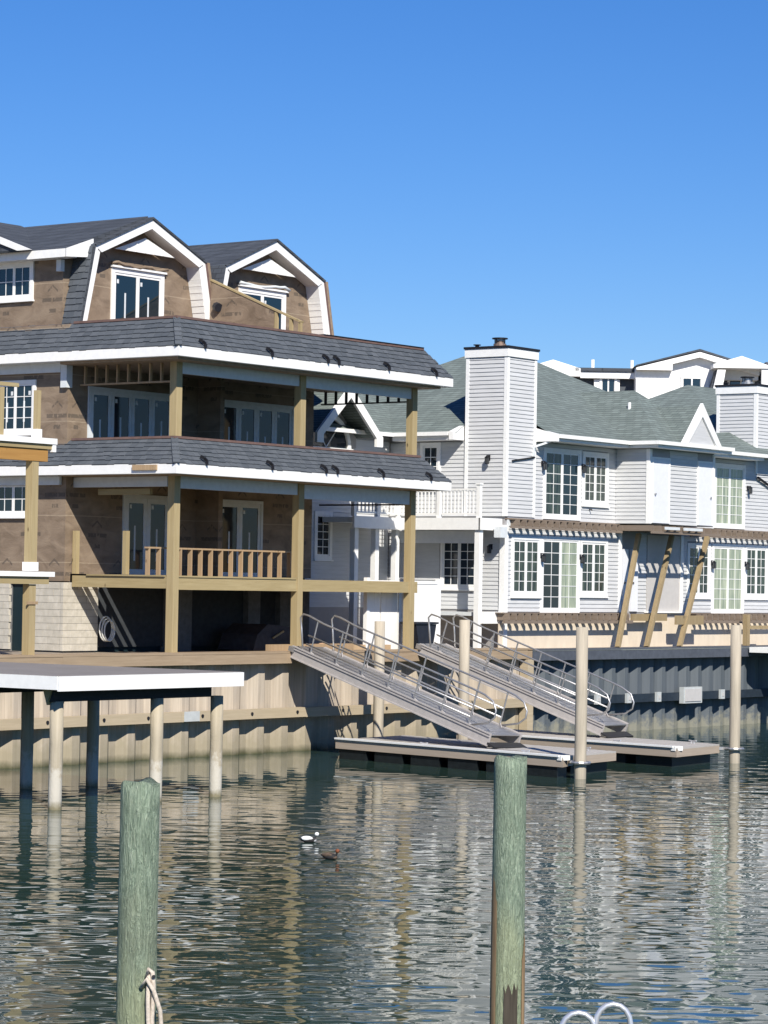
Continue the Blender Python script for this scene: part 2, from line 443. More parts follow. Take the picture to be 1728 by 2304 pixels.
# ---------------------------------------------------------------- bulkheads
def sheet_mesh(name, mat, pitch, dep, z0, z1):
    a = .26*pitch; b = .24*pitch
    pr = [(0, 0), (a, 0), (a+b, -dep), (2*a+b, -dep), (2*a+2*b, 0)]
    mb = MB(); t = .02
    vs = []; 
    for z in (z0, z1):
        vs += [(x, y, z) for x, y in pr] + [(x, y+t+.02, z) for x, y in pr]
    n = 5; fs = []
    for i in range(n-1):
        fs += [(i, i+1, i+1+2*n, i+2*n), (n+i+1, n+i, n+i+2*n, n+i+1+2*n), (i+2*n, i+1+2*n, i+1+3*n, i+3*n)]
    mb.add(vs, fs); return unit_mesh(name, mat, mb)
def bulkhead(name, label, x0, x1, pitch, dep, sheet, capm, walem, capz, seed):
    rnd = random.Random(seed)
    r = thing(name, ((x0+x1)/2, 0, 0), label, 'bulkhead')
    me = sheet_mesh('sheet_pile', sheet, pitch, dep, -2, capz[0]+.02)
    x = x0
    while x < x1-.01:
        m = Matrix.Translation((x, .05+rnd.uniform(-.012, .012), 0))
        if x+pitch > x1: m = m @ Matrix.Diagonal(((x1-x)/pitch, 1, 1, 1))
        inst('sheet_pile', me, m, r); x += pitch
    MB().box(x0, x1, .12, .5, -2, 2.8).build('backing', 'concrete_dark', r)
    xs = [x0]
    while xs[-1] < x1: xs.append(min(x1, xs[-1]+rnd.uniform(4.2, 6.2)))
    for a, b in zip(xs, xs[1:]):
        j = rnd.uniform(-.012, .012)
        MB().box(a+.004, b-.004, -.46, -.2, capz[0]+j, capz[1]+j).build('cap_beam', capm, r)
        MB().box(a+.004, b-.004, -.47+j, .5, capz[1]+.015, capz[1]+.065).build('cap_board', capm, r)
        MB().box(a+.004, b-.004, -.43, -.2, 1.03+j, 1.31+j).build('wale', walem, r)
    return r
bt = bulkhead('bulkhead', 'tan sheet pile seawall with timber wale below the unfinished brown house', -26, 17.6, 1.12, .21, 'tan_sheet', 'cap_timber', 'wale_timber', (2.62, 2.90), 1)
for x in (-5.4, -3.2, -1.4, .9, 3.1, 5.2, 7.4, 9.6, 11.8):
    MB().tube([(x, -.43, 1.19), (x, -.455, 1.19)], .05, 8).build('bolt', 'black_metal', bt)
MB().box(.1, .75, -.462, -.436, 1.05, 1.33).build('sign_plate', 'box_white', bt)
# corner pile that closes the tan wall where the grey wall begins
MB().box(17.25, 17.6, -.52, -.2, -2, 2.6).build('end_post', 'wale_timber', bt)
bg_ = bulkhead('bulkhead', 'blue grey vinyl seawall with dark wale below the grey house', 17.62, 62, .84, .19, 'grey_sheet', 'grey_cap', 'grey_wale', (2.55, 2.86), 2)
for i, x in enumerate((19.2, 21.6, 23.6, 25.6, 30.1, 34.0)):
    b = MB().box(x-.14, x+.14, -.54, -.44, 1.02, 1.36).build('utility_box', 'box_white', None, (x, -.5, 1.0))
    b.data.transform(Matrix.Identity(4))
    MB().box(x-.05, x+.08, -.555, -.541, 1.12, 1.25).build('cover', 'grey_panel', b)
    tag(b, 'small white utility box on the dark wale, %s from the left' % ('first', 'second', 'third', 'fourth', 'fifth', 'sixth')[i], 'utility box', 'utility boxes along the grey wale')
b = MB().box(27.15, 28.45, -.62, -.44, .92, 1.5).build('electrical_panel', 'box_white', None, (27.8, -.5, .9))
MB().box(27.25, 28.35, -.65, -.621, .99, 1.43).build('cover', 'grey_panel', b)
tag(b, 'wide light grey electrical panel on the dark wale between small boxes', 'panel')

# ---------------------------------------------------------------- windows
def window(parent, pl, c, u0, u1, z0, z1, sash=2, grid=(2, 4), glass='window_glass', trim=.11, fr=.05, tmat='white_trim', proud=.05, sill=True, name='window', panes=None, sticker=False, bars='white_trim', lintel=0):
    m = MB()
    m.bp(pl, c, u0-trim, u0, 0, proud, z0-trim, z1+trim+lintel).bp(pl, c, u1, u1+trim, 0, proud, z0-trim, z1+trim+lintel)
    m.bp(pl, c, u0, u1, 0, proud, z1, z1+trim+lintel).bp(pl, c, u0, u1, 0, proud, z0-trim, z0)
    wo = m.build(name, tmat, parent)
    if sill:
        MB().bp(pl, c, u0-trim-.03, u1+trim+.03, 0, proud+.05, z0-trim-.05, z0-trim-.002).build('sill', tmat, wo)
    sw = (u1-u0)/sash
    for i in range(sash):
        a, b = u0+i*sw, u0+(i+1)*sw
        f = MB(); k = fr
        f.bp(pl, c, a+.004, a+k, .006, proud*.6, z0+.003, z1-.003).bp(pl, c, b-k, b-.004, .006, proud*.6, z0+.003, z1-.003)
        f.bp(pl, c, a+k, b-k, .006, proud*.6, z1-k, z1-.003).bp(pl, c, a+k, b-k, .006, proud*.6, z0+.003, z0+k)
        so_ = f.build('sash', tmat, wo)
        gm = panes[i] if panes else glass
        MB().bp(pl, c, a+k, b-k, 0, .014, z0+k, z1-k).build('pane', gm, wo)
        if grid:
            gx, gz = grid; mm = MB(); t = .011
            for q in range(1, gx): 
                x = a+k+(b-a-2*k)*q/gx; mm.bp(pl, c, x-t, x+t, .015, .026, z0+k, z1-k)
            for q in range(1, gz):
                z = z0+k+(z1-z0-2*k)*q/gz; mm.bp(pl, c, a+k, b-k, .016, .027, z-t, z+t)
            mm.build('muntin', bars, wo)
        if sticker:
            x = a+(b-a)*(.5+random.uniform(-.04, .04)); h = (z1-z0)
            MB().bp(pl, c, x-.035, x+.035, .0145, .017, z0+h*.18, z0+h*random.uniform(.55, .66)).build('sticker', 'white_board', wo)
            MB().bp(pl, c, a+k+.05, a+k+.14, .0145, .017, z1-.32, z1-.2).build('sticker', 'white_board', wo)
    return wo

# ================================================================ the unfinished brown house
house = thing('unfinished_house', (6, 4, 2.9), 'unfinished brown-wrapped house with slate skirt roofs and raw timber posts', 'house')
# walls ---------------------------------------------------------
def wrap(mb, name='wall'): return mb.build(name, 'house_wrap', house)
wl = 4.15
wrap(MB().box(0, .25, wl, 14, 4.93, 12.4))                                # left wall
wrap(MB().box(.25, 11.55, wl, wl+.2, 5.15, 7.95))                         # first-floor back wall
wrap(MB().box(.25, 11.55, wl+.003, wl+.2, 8.42, 11.2))                    # second-floor back wall
wrap(MB().box(5.8, 6.0, 3.25, wl-.002, 8.45, 11.2), 'partition'); wrap(MB().box(5.8, 6.0, 3.25, wl-.002, 5.15, 7.93), 'partition')
MB().box(.3, 11.5, 4.36, 13.5, 3, 12.3).build('core', 'shade_dark', house)
# floors and ceilings
MB().box(2.0, 12.1, .48, wl-.005, 4.86, 5.085).build('floor', 'floor_plywood', house)
for x in (.75, 1.15, 1.55, 1.95): MB().box(x, x+.045, .48, wl-.005, 4.86, 5.09).build('floor_joist', 'new_lumber_long', house)
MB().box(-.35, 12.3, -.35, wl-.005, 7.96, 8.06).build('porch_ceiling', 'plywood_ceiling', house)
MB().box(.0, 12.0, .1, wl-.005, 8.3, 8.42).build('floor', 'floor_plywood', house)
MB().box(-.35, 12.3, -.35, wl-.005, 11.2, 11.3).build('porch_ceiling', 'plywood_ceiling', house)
MB().box(.2, 12.0, .2, 9.5, 12.3, 12.44).build('roof_terrace', 'roof_membrane', house)
# ground floor: block walls, open garage filled with dark sheets painted as shade
blk = unit_mesh('block', 'concrete_block', MB().box(.004, .396, 0, .1, .004, .196))
blkB = unit_mesh('block', 'concrete_block', MB().box(0, .1, .004, .396, .004, .196))
bl = []
for r_ in range(10):
    z = 2.9+.2*r_
    if z > 4.88: continue
    for i in range(6):
        x = -.0+.4*i-(.2 if r_ % 2 else 0)
        a, b = max(x, .0), min(x+.4, 1.5)
        if b-a > .05: bl.append((b-a, Matrix.Translation((a+random.uniform(-.001, .001), wl+.03+random.uniform(-.006, .006), z)) @ Matrix.Diagonal(((b-a)/.4, 1, 1, 1))))
pieces('block', blk, bl, house)
bl = []
for r_ in range(10):
    z = 2.9+.2*r_
    if z > 4.88: continue
    for i in range(18):
        y = wl+.03+.4*i-(.2 if r_ % 2 else 0)
        for a, b in (((max(y, wl+.03), min(y+.4, 5.62))), (max(y, 6.35), min(y+.4, 10.5))):
            if b-a > .05: bl.append((b-a, Matrix.Translation((.02+random.uniform(-.006, .006), a, z)) @ Matrix.Diagonal((1, (b-a)/.4, 1, 1))))
pieces('block', blkB, bl, house)
MB().box(.10, 1.5, wl+.11, wl+.3, 2.85, 4.9).build('block_backing', 'concrete_dark', house)
MB().box(.11, .25, wl+.3, 5.62, 2.85, 4.9).box(.11, .25, 6.35, 10.5, 2.85, 4.9).build('block_backing', 'concrete_dark', house)
MB().box(.16, .2, 5.62, 6.35, 2.85, 4.9).build('door', 'opening_shade', house)  # no door leaf: dark sheet painted as shade in the opening
MB().box(1.5, 4.6, wl+.3, wl+.4, 2.85, 4.9).build('garage_shade', 'opening_shade', house)  # dark sheet standing in for shade inside the open garage
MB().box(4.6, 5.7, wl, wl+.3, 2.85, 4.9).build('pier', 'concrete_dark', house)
MB().box(5.7, 8.4, wl+.3, wl+.4, 2.85, 4.9).build('garage_shade', 'opening_shade', house)  # same painted shade for the second garage opening
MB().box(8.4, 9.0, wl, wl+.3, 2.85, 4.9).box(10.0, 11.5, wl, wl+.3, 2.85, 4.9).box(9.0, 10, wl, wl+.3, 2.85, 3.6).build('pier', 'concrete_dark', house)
# posts --------------------------------------------------------
PS = (.31, .25)
def post(x, y, z0, z1, s=.25, m='new_lumber'): return MB().box(x, x+s, y, y+s, z0, z1).shift(PS).build('post', m, house)
for x in (0, 5.66, 11.34):
    post(x, 0, 2.92, 5.0 if x else 8.0); 
    if x: post(x, .002, 5.0, 8.0)
    post(x, 0, 8.42, 11.27)
MB().box(.252, 5.66, .03, .22, 4.74, 5.09).shift(PS).build('floor_beam', 'new_lumber_long', house)
MB().box(5.912, 11.78, .03, .22, 4.74, 5.09).shift(PS).build('floor_beam', 'new_lumber_long', house)
MB().box(.33, .52, .5, wl-.003, 4.77, 5.10).build('floor_beam', 'new_lumber_long', house)
MB().box(.26, 5.6, .0, .24, 5.093, 5.14).shift(PS).build('deck_edge', 'new_lumber_long', house)
MB().box(-.03, .2, .3, 3.3, 5.103, 5.145).shift(PS).build('deck_edge', 'new_lumber_long', house)
for y in (1.85, 3.8):
    MB().box(-.02, .13, y-.07, y+.07, 5.15, 6.4).shift(PS).build('rail_post', 'new_lumber', house)
# stud half wall in front of the first-floor doors
MB().box(.3, 7.1, 1.2, 1.34, 5.9, 5.95).build('top_plate', 'stud_lumber', house)
for i in range(15):
    x = .35+i*.46; MB().box(x, x+.05, 1.2, 1.34, 5.13, 5.898).build('stud', 'stud_lumber', house)
# white header boards between the posts
def hb(x0, x1, z0, z1): return MB().box(x0, x1, .06, .17, z0, z1).shift(PS).build('header_board', 'white_board', house)
hb(.255, 5.655, 10.88, 11.26); hb(5.915, 11.335, 10.86, 11.25); hb(.255, 5.655, 7.62, 7.99); hb(5.915, 11.335, 7.52, 7.94)
MB().box(-.12, -.02, 4.35, 9.5, 11.0, 11.27).build('header_board', 'white_board', house)
MB().box(-.12, .13, 4.1, 4.34, 10.55, 11.27).build('header_board', 'white_board', house)
MB().box(.3, .41, .52, 4.14, 7.66, 7.95).build('header_board', 'white_board', house)
MB().box(-.12, -.02, 4.305, 9.5, 7.72, 7.97).build('header_board', 'white_board', house)
MB().box(.3, .42, 1.2, 3.2, 7.45, 7.62).shift(PS).build('inner_beam', 'new_lumber_long', house)
# ladder framing under the upper ceiling, left end and right end
for x in (.36, 11.72):
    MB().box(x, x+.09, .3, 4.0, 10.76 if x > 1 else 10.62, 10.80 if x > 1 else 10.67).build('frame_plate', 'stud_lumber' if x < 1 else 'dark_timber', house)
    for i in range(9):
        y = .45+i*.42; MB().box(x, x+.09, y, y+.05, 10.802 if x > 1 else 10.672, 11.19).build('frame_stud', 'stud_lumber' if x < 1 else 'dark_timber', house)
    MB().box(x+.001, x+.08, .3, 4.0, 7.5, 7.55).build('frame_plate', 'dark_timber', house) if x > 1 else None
# doors
window(house, 'A', wl, .95, 4.55, 8.45, 10.55, 4, None, 'dim_glass', .1, .13, sill=False, name='door', sticker=True, tmat='white_board')
window(house, 'A', wl, 6.85, 10.4, 8.45, 10.55, 4, None, 'dim_glass', .1, .13, sill=False, name='door', sticker=True, tmat='white_board')
window(house, 'A', wl, 2.55, 4.5, 5.16, 7.45, 2, None, 'dim_glass', .1, .16, sill=False, name='door', sticker=True, tmat='white_board')
window(house, 'A', wl, 6.85, 8.9, 5.16, 7.45, 2, None, 'dim_glass', .1, .13, sill=False, name='door', sticker=True, tmat='white_board')
# windows on the left wall
for z0, z1 in ((9.35, 10.7), (6.92, 7.72)):
    window(house, 'B', 0, 5.52, 6.95, z0, z1, 2, (2, 2 if z1 < 8 else 4), 'window_glass', .12, .05, name='window', sticker=z1 > 8)
# skirt roofs -----------------------------------------------------
SX0, SX1, SYB, SY0 = -.52, 12.7, 9.5, -.52
sh = unit_mesh('shingle', 'slate_shingle', MB().add([(0, 0, 0), (1, 0, 0), (1, 1, 0), (0, 1, 0), (0.01, .04, 1), (.99, .04, 1), (1, 1, .2), (0, 1, .2)],
     [(3, 2, 1, 0), (4, 5, 6, 7), (0, 1, 5, 4), (1, 2, 6, 5), (2, 3, 7, 6), (3, 0, 4, 7)]))
shingles = []
def course(o, run, slope, L0, L1, nc, expo, trim0, trim1, width=.27, rnd=random, prio=0):
    """rows of tabs on a plane: o origin at the eave, run/slope unit vectors, trims = run shortening per metre of slope"""
    run, slope = Vector(run), Vector(slope); nrm = run.cross(slope)
    if nrm.z < 0 and abs(nrm.z) > .05: nrm = -nrm
    elif abs(nrm.z) <= .05: pass
    for k in range(nc):
        v = k*expo-.02; a = L0+trim0*max(v, 0); b = L1-trim1*max(v, 0)
        u = a-rnd.uniform(0, width)
        while u < b:
            wd = width*rnd.uniform(.85, 1.15); p, q = max(u, a), min(u+wd, b)
            if q-p > .05:
                th = rnd.uniform(.03, .042); dv = rnd.uniform(-.016, .016)
                org = Vector(o)+run*(p+.004)+slope*(v+dv)+nrm*(.012+.001*k)
                shingles.append((q-p+prio, frame4(org, run*(q-p-.008), slope*(expo*1.18), nrm*th)))
            u += wd
def skirt(zf, zt, o, oR):
    h = zt-zf
    MB().add([(SX0, SY0, zf), (SX1, SY0, zf), (SX1-oR, SY0+o, zt), (SX0+o, SY0+o, zt), (SX0, SYB, zf), (SX0+o, SYB, zt), (SX1, wl, zf), (SX1-oR, wl, zt)],
           [(0, 1, 2, 3), (4, 0, 3, 5), (1, 6, 7, 2), (3, 2, 7, 5), (0, 4, 6, 1), (4, 5, 7, 6)]).build('skirt_roof', 'slate_roof', house)
    sl_ = math.hypot(o, h); nc = round(sl_/.17); ex = sl_/nc; tr = o/sl_
    course((0, SY0, zf), (1, 0, 0), (0, o/sl_, h/sl_), SX0, SX1, nc, ex, tr, oR/sl_, prio=.2)
    course((SX0, 0, zf), (0, 1, 0), (o/sl_, 0, h/sl_), SY0, 7.6, nc, ex, tr, 0)
    A = Vector((SX0, SY0, zf+.03)); B = Vector((SX0+o, SY0+o, zt))
    for i in range(nc):
        p = A.lerp(B, i/nc); q = A.lerp(B, (i+1.2)/nc); out = Vector((-.05, -.05, 0))
        MB().beam(p+out, q+out*.3, .2, .035, (-.8, -.8, .5)).build('hip_cap', 'slate_shingle', house)
    xs = [SX0-.03, 3.1+zf*.05, 6.9, 10.2-zf*.04, SX1]
    for a, b in zip(xs, xs[1:]): MB().box(a+(.003 if a > 0 else 0), b-.003, SY0-.03+random.uniform(-.004, .004), SY0, zf-.27+random.uniform(-.006, .006), zf).build('fascia', 'fascia_white', house)
    MB().box(SX0-.03, SX0, SY0+.001, SYB, zf-.27, zf+.0).build('fascia', 'white_trim', house)
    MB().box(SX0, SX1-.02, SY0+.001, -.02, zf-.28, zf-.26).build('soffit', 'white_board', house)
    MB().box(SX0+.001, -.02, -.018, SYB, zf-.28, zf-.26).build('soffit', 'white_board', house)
    MB().box(SX1-.03, SX1, SY0+.002, wl, zf-.27, zf-.001).build('fascia', 'white_trim', house)
    MB().box(SX0+o-.06, SX1-oR+.02, SY0+o-.06, SY0+o+.08, zt+.012, zt+.08).build('curb', 'roof_membrane', house)
    MB().box(SX0+o-.06, SX0+o+.08, SY0+o+.081, 4.05, zt+.012, zt+.08).build('curb', 'roof_membrane', house)
skirt(11.55, 12.4, .66, .75); skirt(8.26, 9.0, .66, .82)
pieces('shingle', sh, shingles, house)
MB().box(6.8, 11.95, SY0+.58, SY0+.76, 12.483, 12.505).build('curb_flashing', 'black_metal', house)
# black gutter hooks
def hook(x, z):
    m = MB(); pts = [(x, -.6, z-.03), (x+.02, -.58, z+.1), (x-.05, -.53, z+.18), (x-.13, -.46, z+.22)]
    for a, b in zip(pts, pts[1:]): m.beam(a, b, .09, .035, (1, 0, 0))
    m.build('gutter_hook', 'black_metal', house)
for z, xs in ((11.58, (.55, 3.55, 6.2, 6.72, 9.25, 11.75)), (8.29, (.7, 3.65, 6.2, 6.75, 9.05, 11.55))):
    for x in xs: hook(x, z)
pl_ = MB().beam((-.585, 1.05, 8.16), (-.585, .15, 8.16), .15, .06, (1, 0, 0)).build('scrap_board', 'stud_lumber', None, (-.585, .6, 8.16))
tag(pl_, 'short scrap board tacked across the white fascia left of the corner post', 'board')
# third floor gables ---------------------------------------------
YF, YW = 4.05, 4.6
def prof(cx, g=0.0):       # half profile points, grown by g
    return [(cx-3.0-g, 12.44), (cx-2.47-g, 14.78+g*.6), (cx, 15.84+g*1.05), (cx+2.47+g, 14.78+g*.6), (cx+3.0+g, 12.44)]
def ring(mb, outer, inner, y0, y1):
    n = len(outer)
    for i in range(n-1):
        a, b, c, d = outer[i], outer[i+1], inner[i+1], inner[i]
        mb.prism([a, b, c, d], 'y', y0, y1)
    return mb
def gable(cx, left_shingles):
    outer = prof(cx); inner = prof(cx, -.24); o2 = prof(cx, .07); i2 = prof(cx, .003)
    ring(MB(), outer, inner, YF+.03, YW).build('soffit_frame', 'white_trim', house)
    # rake boards: wide on the upper slopes, narrow on the steep lower ones
    ir = prof(cx, -.27); lo_in = prof(cx, -.1)
    for i in (1, 2):
        MB().prism([outer[i], outer[i+1], ir[i+1], ir[i]], 'y', YF-.01, YF+.028).build('rake_board', 'white_trim', house)
    for i in (0, 3):
        MB().prism([outer[i], outer[i+1], lo_in[i+1], lo_in[i]], 'y', YF-.012, YF+.028).build('rake_board', 'white_trim', house)
    # roof shell
    for i in (0, 3):
        MB().prism([o2[i], o2[i+1], i2[i+1], i2[i]], 'y', YF-.03, 12).build('mansard_slope', 'slate_roof' if i == 0 else 'roof_membrane', house)
    for i in (1, 2):
        MB().prism([o2[i], o2[i+1], i2[i+1], i2[i]], 'y', YF-.06, 12).build('roof_slope', 'slate_roof', house)
    MB().prism([(x, z) for x, z in prof(cx, -.12)], 'y', YW, 11.9).build('gable_wall', 'house_wrap', house)
    MB().prism([(cx-1.36, 14.83), (cx, 15.29), (cx+1.36, 14.83)], 'y', YF+.24, YF+.28).build('pediment', 'white_vinyl', house)
    for i in range(-3, 4):
        x = cx+i*.4; h = 15.29-.46/1.36*abs(x-cx)
        if h-14.85 > .08: MB().box(x-.02, x+.02, YF+.222, YF+.238, 14.835, h-.03).build('batten', 'white_vinyl', house)
    # clapboard cheek inside the right side
    for k in range(11):
        z = 12.46+k*.2; e = lambda q: cx+3.0-.24-(q-12.44)*.2265
        MB().prism([(e(z)-.03, z), (e(z)-.001, z), (e(z+.2)-.001, z+.2), (e(z+.2)-.016, z+.2)], 'y', YF+.05, YW-.01).build('cheek_board', 'white_vinyl', house)
    MB().prism([(cx+3.04, 12.44), (cx+3.2, 12.44), (cx+2.68, 14.8), (cx+2.5, 14.8)], 'y', YF-.02, YF+.6).build('mansard_edge', 'plywood_ceiling', house)
    window(house, 'A', YW, cx-1.05, cx+1.05, 12.55, 14.18, 2, None, 'window_glass', .13, .07, sill=False, sticker=True)
    MB().bp('A', YW, cx-1.22, cx+1.22, 0, .12, 14.32, 14.38).build('head_flashing', 'white_trim', house)
    # crumpled wrap over the window head
    mb = MB(); rr = random.Random(int(cx*10))
    pts = [(cx-1.25+i*.25, YW-.06-rr.uniform(0, .07), 14.40+rr.uniform(-.02, .09)) for i in range(11)]
    mb.tube(pts, .05, 6); mb.smooth = True; mb.build('wrap_fold', 'house_wrap' if cx < 5 else 'white_board', house)
gable(3.42, True); gable(9.35, False)
# shingled steep side of the first gable
shingles = []
x0_, x1_ = 3.42-3.07, 3.42-2.54
L = math.hypot(.53, 2.34); sv = Vector((.53, 0, 2.34)).normalized()
course((x0_-.006, 4.02, 12.46), (0, 1, 0), sv, 0, .72, 12, .195, 0, 0)
for _, m in shingles:
    inst('shingle', sh, m, house)
# sloped parapet wall between the two terraces
MB().prism([(4.04, 12.45), (4.04, 14.25), (1.5, 13.22), (1.5, 12.45)], 'x', 6.15, 6.28).build('parapet_wall', 'house_wrap', house)
MB().beam((6.21, 4.04, 14.29), (6.21, .45, 12.83), .16, .05).build('parapet_cap', 'new_lumber', house)
for y in (1.42, .85, .5):
    z = 14.26-(4.04-y)*.406
    MB().box(6.15, 6.24, y-.05, y+.05, 12.45, z-.01).build('parapet_stud', 'new_lumber', house)
MB().tube([(6.1, 3.75, 13.45), (6.05, 3.6, 13.4)], .14, 8).build('vent_cap', 'black_plastic', house)
# left dormer under the shed roof, with a cross gable further left
wrap(MB().box(.35, .6, 4.75, 12, 12.42, 14.5), 'dormer_wall')
wrap(MB().box(.6, 1.2, 4.75, 4.9, 12.42, 14.6), 'dormer_wall')
MB().box(.2, .36, 4.72, 4.9, 14.0, 14.34).build('corner_board', 'white_board', house)
MB().prism([(-.1, 14.42), (-.1, 14.62), (3.42, 15.95), (3.42, 15.8)], 'y', 4.22, 12).build('roof_slope', 'slate_roof', house)
MB().box(-.14, -.101, 4.2, 12, 14.36, 14.6).build('fascia', 'white_trim', house)
MB().prism([(-.14, 14.36), (-.14, 14.6), (1.0, 15.0), (1.0, 14.45)], 'y', 4.175, 4.215).build('fascia', 'white_trim', house)
MB().box(-.1, .35, 4.22, 12, 14.37, 14.41).build('soffit', 'white_board', house)
window(house, 'B', .35, 6.05, 7.4, 13.35, 14.25, 2, (2, 2), 'window_glass', .12, .05)
MB().prism([(5.55, 14.62), (9.5, 16.0), (13.4, 14.62)], 'x', -.35, 3.4).build('cross_gable', 'slate_roof', house)
MB().prism([(5.35, 14.60), (9.5, 16.07), (9.5, 15.85), (5.9, 14.60)], 'x', -.42, -.36).build('rake_board', 'white_trim', house)
MB().prism([(5.6, 14.58), (9.5, 15.95), (13, 14.58)], 'x', -.3, -.34).build('gable_wall', 'shade_dark', house)  # wall coloured dark to stand in for shade under the rake
# little eave return right of the second gable
MB().box(11.9, 12.45, 4.6, 7.5, 14.2, 14.5).prism([(11.9, 14.52), (11.9, 14.75), (12.5, 14.52)], 'y', 4.62, 7.5).build('eave_return', 'white_trim', house)

# ================================================================ neighbouring balcony at the left edge
nb = thing('balcony', (-7, 0, 2.9), 'raw timber balcony with white capped floors at the left edge', 'balcony')
yb = -.05; xp = -5.78
MB().box(xp, xp+.24, yb, yb+.24, 2.92, 4.83).build('post', 'new_lumber', nb)
MB().box(xp+.02, xp+.26, yb, yb+.24, 5.27, 8.1).build('post', 'new_lumber', nb)
MB().box(xp-.01, xp+.29, yb-.03, yb+.27, 5.19, 5.42).build('post_base', 'white_trim', nb)
MB().box(-9, -4.95, yb-.12, 2.6, 5.04, 5.17).build('floor_trim', 'white_trim', nb)
MB().box(-9, -5.1, yb-.05, yb+.2, 4.84, 5.035).build('beam', 'new_lumber_long', nb)
MB().box(-9, -5.2, yb-.02, yb+.2, 8.1, 8.42).build('beam', 'orange_lumber', nb)
MB().box(-9, -5.1, yb-.06, 2.5, 8.43, 8.56).build('joist_band', 'new_lumber_long', nb)
MB().box(-9, -4.95, yb-.12, 2.6, 8.565, 8.72).build('floor_trim', 'white_trim', nb)
MB().box(-5.1, -4.97, yb-.1, yb+.06, 8.36, 8.56).build('trim_end', 'white_trim', nb)
MB().box(-5.62, -5.48, yb, yb+.14, 8.725, 9.98).build('rail_post', 'new_lumber', nb)
MB().box(-5.65, -5.45, yb-.03, yb+.17, 8.722, 8.95).build('post_base', 'white_trim', nb)
MB().box(-7.0, -6.86, yb, yb+.14, 8.725, 9.98).build('rail_post', 'new_lumber', nb)
MB().box(-9, -6.3, yb+.02, yb+.1, 10.02, 10.12).build('hand_rail', 'new_lumber_long', nb)
MB().box(xp-.1, xp+.3, yb-.03, yb-.001, 4.3, 4.38).build('scrap_brace', 'stud_lumber', nb)

# ================================================================ raised dock on the left
rd = thing('raised_dock', (-12, -5, 0), 'raised dock with white fascia on beige pilings at the left', 'dock')
px0, px1, py0, py1 = -15.5, -9.35, -10.35, -.6
MB().box(px0+.02, px1-.02, py0+.02, py1, 2.80, 2.9).build('deck', 'grey_deck', rd)
MB().box(px0-.02, px1+.02, py0-.03, py0+.018, 2.57, 2.89).build('fascia', 'white_trim', rd)
MB().box(px0-.03, px0+.017, py0+.02, py1, 2.60, 2.89).build('fascia', 'white_trim', rd)
MB().box(px1-.015, px1+.03, py0+.02, py1, 2.60, 2.89).build('fascia', 'white_trim', rd)
MB().box(px0+.3, px1-.6, py0+.42, py0+.66, 2.32, 2.59).build('girder', 'dark_timber', rd)
MB().box(px0+.3, px1-.1, -5.85, -5.6, 2.32, 2.59).build('girder', 'dark_timber', rd)
for y in (py0+1.0, -5.5, -1.2):
    MB().box(px0+.1, px1-.1, y, y+.08, 2.58, 2.79).build('joist', 'prop_lumber', rd)
for k in range(2): MB().prism([(py0+.45, 2.59), (py0+.7, 2.59), (py0+.58, 2.25)], 'x', px0+.25+.42*k, px0+.36+.42*k).build('bracket', 'new_lumber', rd)
for i, (x, y) in enumerate(((-15.02, -9.85), (-11.75, -9.85), (-9.6, -9.8), (-11.2, -5.3), (-9.35, -5.7))):
    m = MB(); m.smooth = True
    m.tube([(x, y, -2), (x, y, .4), (x+.01, y, 1.4), (x, y, 2.33)], .15, 14).build('piling', 'beige_pile', rd)

# ================================================================ floating docks
def quad_prism(mb, q, z0, z1): return mb.prism(q, 'z', z0, z1)
def inset(q, d):
    c = Vector((sum(p[0] for p in q)/len(q), sum(p[1] for p in q)/len(q)))
    return [tuple(c+(Vector(p)-c)*(1-d/(Vector(p)-c).length)) for p in q]
def floating_dock(label, q, edge=None):
    c = (sum(p[0] for p in q)/len(q), sum(p[1] for p in q)/len(q), 0)
    r = thing('floating_dock', c, label, 'dock', 'floating docks below the gangways')
    quad_prism(MB(), q, .29, .50).build('frame', 'dock_frame', r)
    # deck planks across the dock
    a0, a1 = Vector(q[0]), Vector(q[1]); b0, b1 = Vector(q[-1]), Vector(q[2]) if len(q) == 4 else Vector(q[-2])
    n = int((a1-a0).length/.145)
    for i in range(n):
        t0, t1 = i/n, (i+.965)/n
        P = [a0.lerp(a1, t0), a0.lerp(a1, t1), b0.lerp(b1, t1), b0.lerp(b1, t0)]
        quad_prism(MB(), [tuple(p) for p in P], .502, .545+random.uniform(-.003, .003)).build('plank', 'dock_board', r)
    ns = max(3, int((a1-a0).length/1.5))
    for i in range(ns):
        t0, t1 = (i+.08)/ns, (i+.85)/ns
        P = [a0.lerp(a1, t0).lerp(b0.lerp(b1, t0), .06), a0.lerp(a1, t1).lerp(b0.lerp(b1, t1), .06), b0.lerp(b1, t1).lerp(a0.lerp(a1, t1), .06), b0.lerp(b1, t0).lerp(a0.lerp(a1, t0), .06)]
        quad_prism(MB(), [tuple(p) for p in P], -.25, .288).build('float', 'black_float', r)
    if edge:
        e0, e1 = Vector(edge[0]), Vector(edge[1]); d = (e1-e0).normalized(); nn = Vector((-d.y, d.x))
        if nn.dot(e0-Vector(c[:2])) < 0: nn = -nn
        E = [e0-nn*.1, e1-nn*.1, e1+nn*.05, e0+nn*.05]
        quad_prism(MB(), [tuple(p) for p in E], .552, .60).build('edge_strip', 'white_vinyl', r)
        MB().beam((*(e1+nn*.02), .53), (*(e1-nn*.3), .53), .16, .13).build('corner_bumper', 'white_vinyl', r)
    return r
d1 = floating_dock('front floating dock with white edge strip behind the right green piling', [(3.83, -2.93), (1.97, -11.86), (2.95, -11.55), (4.85, -2.9)], ((3.83, -2.93), (1.99, -11.75)))
